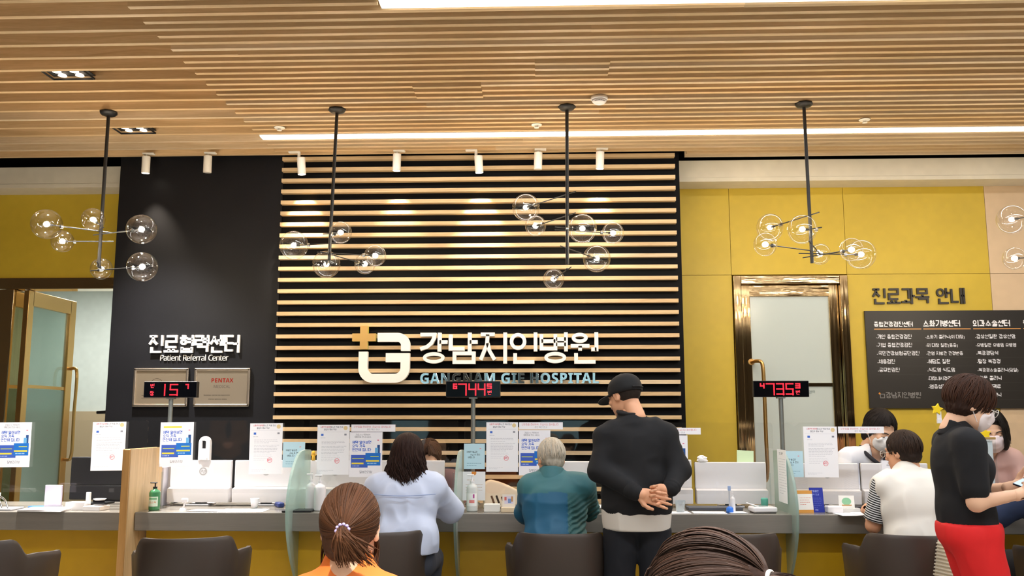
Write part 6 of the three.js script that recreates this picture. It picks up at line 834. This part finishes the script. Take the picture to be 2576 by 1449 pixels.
// waiting seats under the two women nearest the camera
for (const [x, z, a, l] of [[-0.557, -2.62, 0, 'plain waiting seat under the woman in orange'], [0.27, -1.52, 0, 'plain waiting seat under the woman with the loose ponytail']]) {
  const o = thing('waiting_seat', l, 'seat', [x, 0, z], a, 'waiting seats'); part(o, 'seat', rbox(0.5, 0.08, 0.48, 0.03, 3), M.chair, [0, 0.36, 0]); for (const [u, v] of [[-1, -1], [1, -1], [-1, 1], [1, 1]]) part(o, 'leg', rod([u * 0.2, 0.33, v * 0.18], [u * 0.22, 0, v * 0.2], 0.014), M.greyMetal);
}
{ // 10. woman in orange, hair tied with lilac beads
  const o = personGroup('seated woman in an orange top with brown hair tied by lilac beads', [-0.557, 0, -2.62], Math.PI);
  const d = -0.09, sh3 = (p) => [p[0], p[1] + d, p[2]]; const J0 = seatJ({ s: 0.92, neck: [0, 0.955, 0.02], headBase: [0, 1.02, 0.03], chest: [0, 0.76, 0.0], shL: [0.15, 0.825, 0.0], shR: [-0.15, 0.825, 0.0], elL: [0.21, 0.68, 0.08], elR: [-0.21, 0.68, 0.08], wrL: [0.08, 0.58, 0.28], wrR: [-0.08, 0.58, 0.28] }); const J = { ...J0 }; for (const k of ['pelvis', 'hipL', 'hipR', 'knL', 'knR']) J[k] = [J0[k][0], J0[k][1] - 0.07, J0[k][2]];
  const hm = headMat([0.0, 1.048, 0.04], 0.0, 0.1, 0, 0.93);
  buildBody(o, J, M.skinPale, [hand('relaxed', J.wrL, [-0.4, -0.2, 1], [0, -1, 0], true), hand('relaxed', J.wrR, [0.4, -0.2, 1], [0, -1, 0], false)], hm);
  const orange = cloth(0xf07a2c, 0.8); let f = U(0.04, ...torso(J, 0.016), ...arm(J, 'L', 0.02, 0.8), ...arm(J, 'R', 0.02, 0.8)); f = sub(f, ell([0, 0.985, 0.03], [0.056, 0.045, 0.06]), 0.012); part(o, 'orange_top', net(folds(f, 0.004, 8, 6, 8, 71), ...area(J, TOPK, 0.2), 0.009), orange, null, 'orange short sleeved top'); trousers(o, J, cloth(0x3b3f4a), 1.9); shoes(o, J, S(0xd8d2c6, 0.6));
  const tie = norm3([-0.04, -0.30, -1]), tp = onE(tie, 1.1); const base = folds(both(U(0.02, grow(headCran, 0.007), ell([0, -0.03, -0.07], [0.07, 0.07, 0.045]), cap([tp[0], tp[1], tp[2] + 0.02], tp, 0.035, 0.016)), half([0, -0.25, 1], 0.055), 0.01), 0.0025, 70, 40, 70);
  const st = new Strands(0x4c301d, 0.4); for (let k = 0; k < 800; k++) { const a = rr(-2.2, 2.2) + 0, e = rr(-0.35, 1.0), s0 = norm3([Math.sin(a) * Math.cos(e * 1.3), Math.sin(e * 1.3), rr(0.0, 0.75) * (e > 0.2 ? 1 : 0.2) - (Math.abs(a) < 0.8 && e < 0.3 ? 0.6 : 0)]); st.add(great(s0, tie, 8, 1.04, 1.08, rr(0.005, 0.03)), 0.003, 0.002, 0.6); }
  for (let k = 0; k < 170; k++) { const w = rr(0, 6.3), q = rr(0.004, 0.014), L = rr(0.05, 0.105), sx = rr(-0.08, 0.02) - 0.006; st.add([[tp[0] + Math.cos(w) * q * 0.6, tp[1] + Math.sin(w) * q * 0.6, tp[2] + 0.008], [tp[0] + Math.cos(w) * q, tp[1] + Math.sin(w) * q, tp[2] - 0.014], [tp[0] + sx * 0.45 + Math.cos(w) * q * 1.5, tp[1] - L * 0.35, tp[2] - 0.03 + rr(-0.006, 0.006)], [tp[0] + sx * 0.9 + Math.cos(w) * q * 1.7, tp[1] - L * 0.75, tp[2] - 0.022], [tp[0] + sx * 1.2 + Math.cos(w) * q, tp[1] - L, tp[2] - 0.004]], 0.0036, 0.0016, 0.7); }
  for (let k = 0; k < 26; k++) { const s = k % 2 ? 1 : -1, x = s * rr(0.055, 0.075); st.add([[x, 0.0, rr(-0.01, 0.03)], [x * 1.18, -0.05, rr(0.0, 0.03)], [x * 1.2, -0.1, rr(0.0, 0.02)], [x * 1.02, -0.15 - rr(0, 0.02), 0.005]], 0.003, 0.0012, 0.7); }
  part(o, 'hair', onHead(hairMerge(hairNet(base, 0x402818, 0.35, [-0.16, -0.2, -0.2], [0.16, 0.17, 0.16], 0.0045, [70, 40, 70]), st), hm), hairMat, null, 'brown hair gathered into a low ponytail');
  const bead = S(0xbfb0dd, 0.25); const ht = new THREE.Group(); const h2 = part(o, 'hair_tie', onHead(T(new THREE.TorusGeometry(0.016, 0.005, 8, 24), tp[0], tp[1], tp[2] - 0.002), hm), S(0x8b7fb0, 0.6)); for (let k = 0; k < 11; k++) { const a = k / 11 * 6.283; part(h2, 'bead', onHead(new THREE.SphereGeometry(0.0052, 12, 10).translate(tp[0] + Math.cos(a) * 0.019, tp[1] + Math.sin(a) * 0.019, tp[2] - 0.006), hm), bead); }
}
{ // 11. woman nearest the camera, face turned aside, loose ponytail
  const o = personGroup('woman nearest the seats with brown hair in a loose ponytail, only the head in view', [0.245, 0, -1.52], Math.PI);
  const J0 = seatJ({ s: 0.92, neck: [0, 0.985, 0.02], headBase: [0, 1.02, 0.03], chest: [0, 0.82, 0.0], shL: [0.155, 0.9, 0.0], shR: [-0.155, 0.9, 0.0], elL: [0.21, 0.68, 0.08], elR: [-0.21, 0.68, 0.08], wrL: [0.08, 0.58, 0.28], wrR: [-0.08, 0.58, 0.28] }); const J = { ...J0 }; for (const k of ['pelvis', 'hipL', 'hipR', 'knL', 'knR']) J[k] = [J0[k][0], J0[k][1] - 0.07, J0[k][2]];
  const hm = headMat([0.0, 1.045, 0.02], 0.95, 0.12, 0, 0.93);
  buildBody(o, J, M.skinPale, [hand('relaxed', J.wrL, [-0.4, -0.2, 1], [0, -1, 0], true), hand('relaxed', J.wrR, [0.4, -0.2, 1], [0, -1, 0], false)], hm);
  let f = U(0.04, ...torso(J, 0.016), ...arm(J, 'L', 0.02, 1.8), ...arm(J, 'R', 0.02, 1.8)); f = sub(f, ell([0, 1.0, 0.03], [0.058, 0.06, 0.06]), 0.012); part(o, 'dark_top', net(folds(f, 0.004, 8, 6, 8, 81), ...area(J, TOPK, 0.2), 0.012), cloth(0x2c2a30, 0.85)); trousers(o, J, cloth(0x3b3f4a), 1.9); shoes(o, J, S(0xd8d2c6, 0.6)); eyes(o, hm, false);
  const tie = norm3([0.0, 0.25, -1]), tp = onE(tie, 1.14); const base = folds(both(U(0.02, grow(headCran, 0.01), ell([0, -0.02, -0.07], [0.07, 0.06, 0.045]), cap([tp[0], tp[1], tp[2] + 0.02], tp, 0.04, 0.014)), half([0, -0.3, 1], 0.06), 0.01), 0.0025, 70, 70, 30);
  const st = new Strands(0x2b1c14, 0.4); for (let k = 0; k < 950; k++) { const a = rr(-2.2, 2.2), e = rr(-0.3, 1.15), s0 = norm3([Math.sin(a) * Math.cos(e * 1.3), Math.sin(e * 1.3), rr(0.1, 0.85)]); st.add(great(s0, tie, 8, 1.06, 1.1, rr(0.005, 0.03)), 0.0026, 0.0018, 0.6); }
  for (let k = 0; k < 60; k++) { const a = rr(-1.5, 1.5), s0 = norm3([Math.sin(a) * 0.7, 0.8, rr(0.0, 0.7)]); st.add(great(s0, tie, 7, 1.1, 1.12, rr(0.04, 0.085)), 0.0016, 0.001, 0.8); }
  for (let k = 0; k < 130; k++) { const w = rr(0, 6.3), q = rr(0.004, 0.012), L = rr(0.14, 0.2); st.add([[tp[0] + Math.cos(w) * q * 0.6, tp[1] + Math.sin(w) * q * 0.6, tp[2] + 0.008], [tp[0] + Math.cos(w) * q, tp[1] + Math.sin(w) * q, tp[2] - 0.015], [tp[0] + Math.cos(w) * q * 1.6, tp[1] - 0.01 + Math.sin(w) * q, tp[2] - 0.05], [tp[0] + Math.cos(w) * q * 1.8, tp[1] - L * 0.5, tp[2] - 0.07 + rr(-0.01, 0.01)], [tp[0] + Math.cos(w) * q, tp[1] - L, tp[2] - 0.06 + rr(-0.015, 0.015)]], 0.0034, 0.0014, 0.7); }
  part(o, 'hair', onHead(hairMerge(hairNet(base, 0x241610, 0.35, [-0.16, -0.2, -0.2], [0.16, 0.17, 0.16], 0.0045, [70, 70, 20]), st), hm), hairMat, null, 'brown hair in a loose ponytail'); part(o, 'hair_tie', onHead(T(new THREE.TorusGeometry(0.014, 0.004, 8, 24), tp[0], tp[1], tp[2] - 0.002), hm), S(0xa39d96, 0.6));
}
{ // 12. man in a brown jacket standing in the hall, mirrored in the acrylic screens
  const o = personGroup('standing man in a brown jacket and mask in the hall behind the seats', [-4.7, 0, 0.9], Math.PI - 0.35);
  const J = { s: 1.0, arm: 1.05, pelvis: [0, 0.9, 0], chest: [0, 1.21, 0.0], neck: [0, 1.42, 0.02], headBase: [0, 1.46, 0.04], shL: [0.17, 1.33, 0.0], shR: [-0.17, 1.33, 0.0], elL: [0.22, 1.08, 0.0], elR: [-0.22, 1.08, 0.0], wrL: [0.06, 1.0, 0.2], wrR: [-0.06, 1.0, 0.2], hipL: [0.09, 0.87, 0], hipR: [-0.09, 0.87, 0], knL: [0.1, 0.48, 0.02], knR: [-0.1, 0.48, 0.02], anL: [0.105, 0.075, 0], anR: [-0.105, 0.075, 0] };
  const hm = headMat([0, 1.57, 0.06], 0, 0.15, 0, 0.98);
  buildBody(o, J, M.skin, [hand('grip', J.wrL, [-0.5, 0, 0.8], [-0.5, -0.6, 0], true), hand('grip', J.wrR, [0.5, 0, 0.8], [0.5, -0.6, 0], false)], hm);
  let f = U(0.035, ...torso(J, 0.024), ...arm(J, 'L', 0.02, 1.9), ...arm(J, 'R', 0.02, 1.9), ell([0, 0.92, 0], [0.19, 0.2, 0.15])); f = both(sub(f, ell([0, 1.25, 0.14], [0.055, 0.2, 0.06]), 0.01), half([0, -1, 0], -0.78)); part(o, 'jacket', net(folds(f, 0.006, 8, 6, 8, 91), ...area(J, TOPK, 0.2), 0.013), cloth(0x8a6a4c, 0.8), null, 'brown jacket');
  part(o, 'shirt', net(U(0.03, ...torso(J, 0.006)), ...area(J, ['pelvis', 'chest', 'neck', 'shL', 'shR'], 0.2), 0.013), cloth(0x1f2838, 0.8), null, 'navy shirt'); trousers(o, J, cloth(0x2b2d34), 1.9); shoes(o, J, S(0x2b2622, 0.6)); eyes(o, hm, false); mask(o, hm, cloth(0xe8e6e4, 0.8));
  const base = folds(both(grow(headCran, 0.013), U(0.012, half([0, -0.5, 1], 0.005), half([0, -1, 0], -0.06)), 0.01), 0.003, 80, 25, 80); part(o, 'hair', onHead(hairMerge(hairNet(base, 0x241c18, 0.3)), hm), hairMat, null, 'short dark hair');
}
renderer.render(scene, camera);
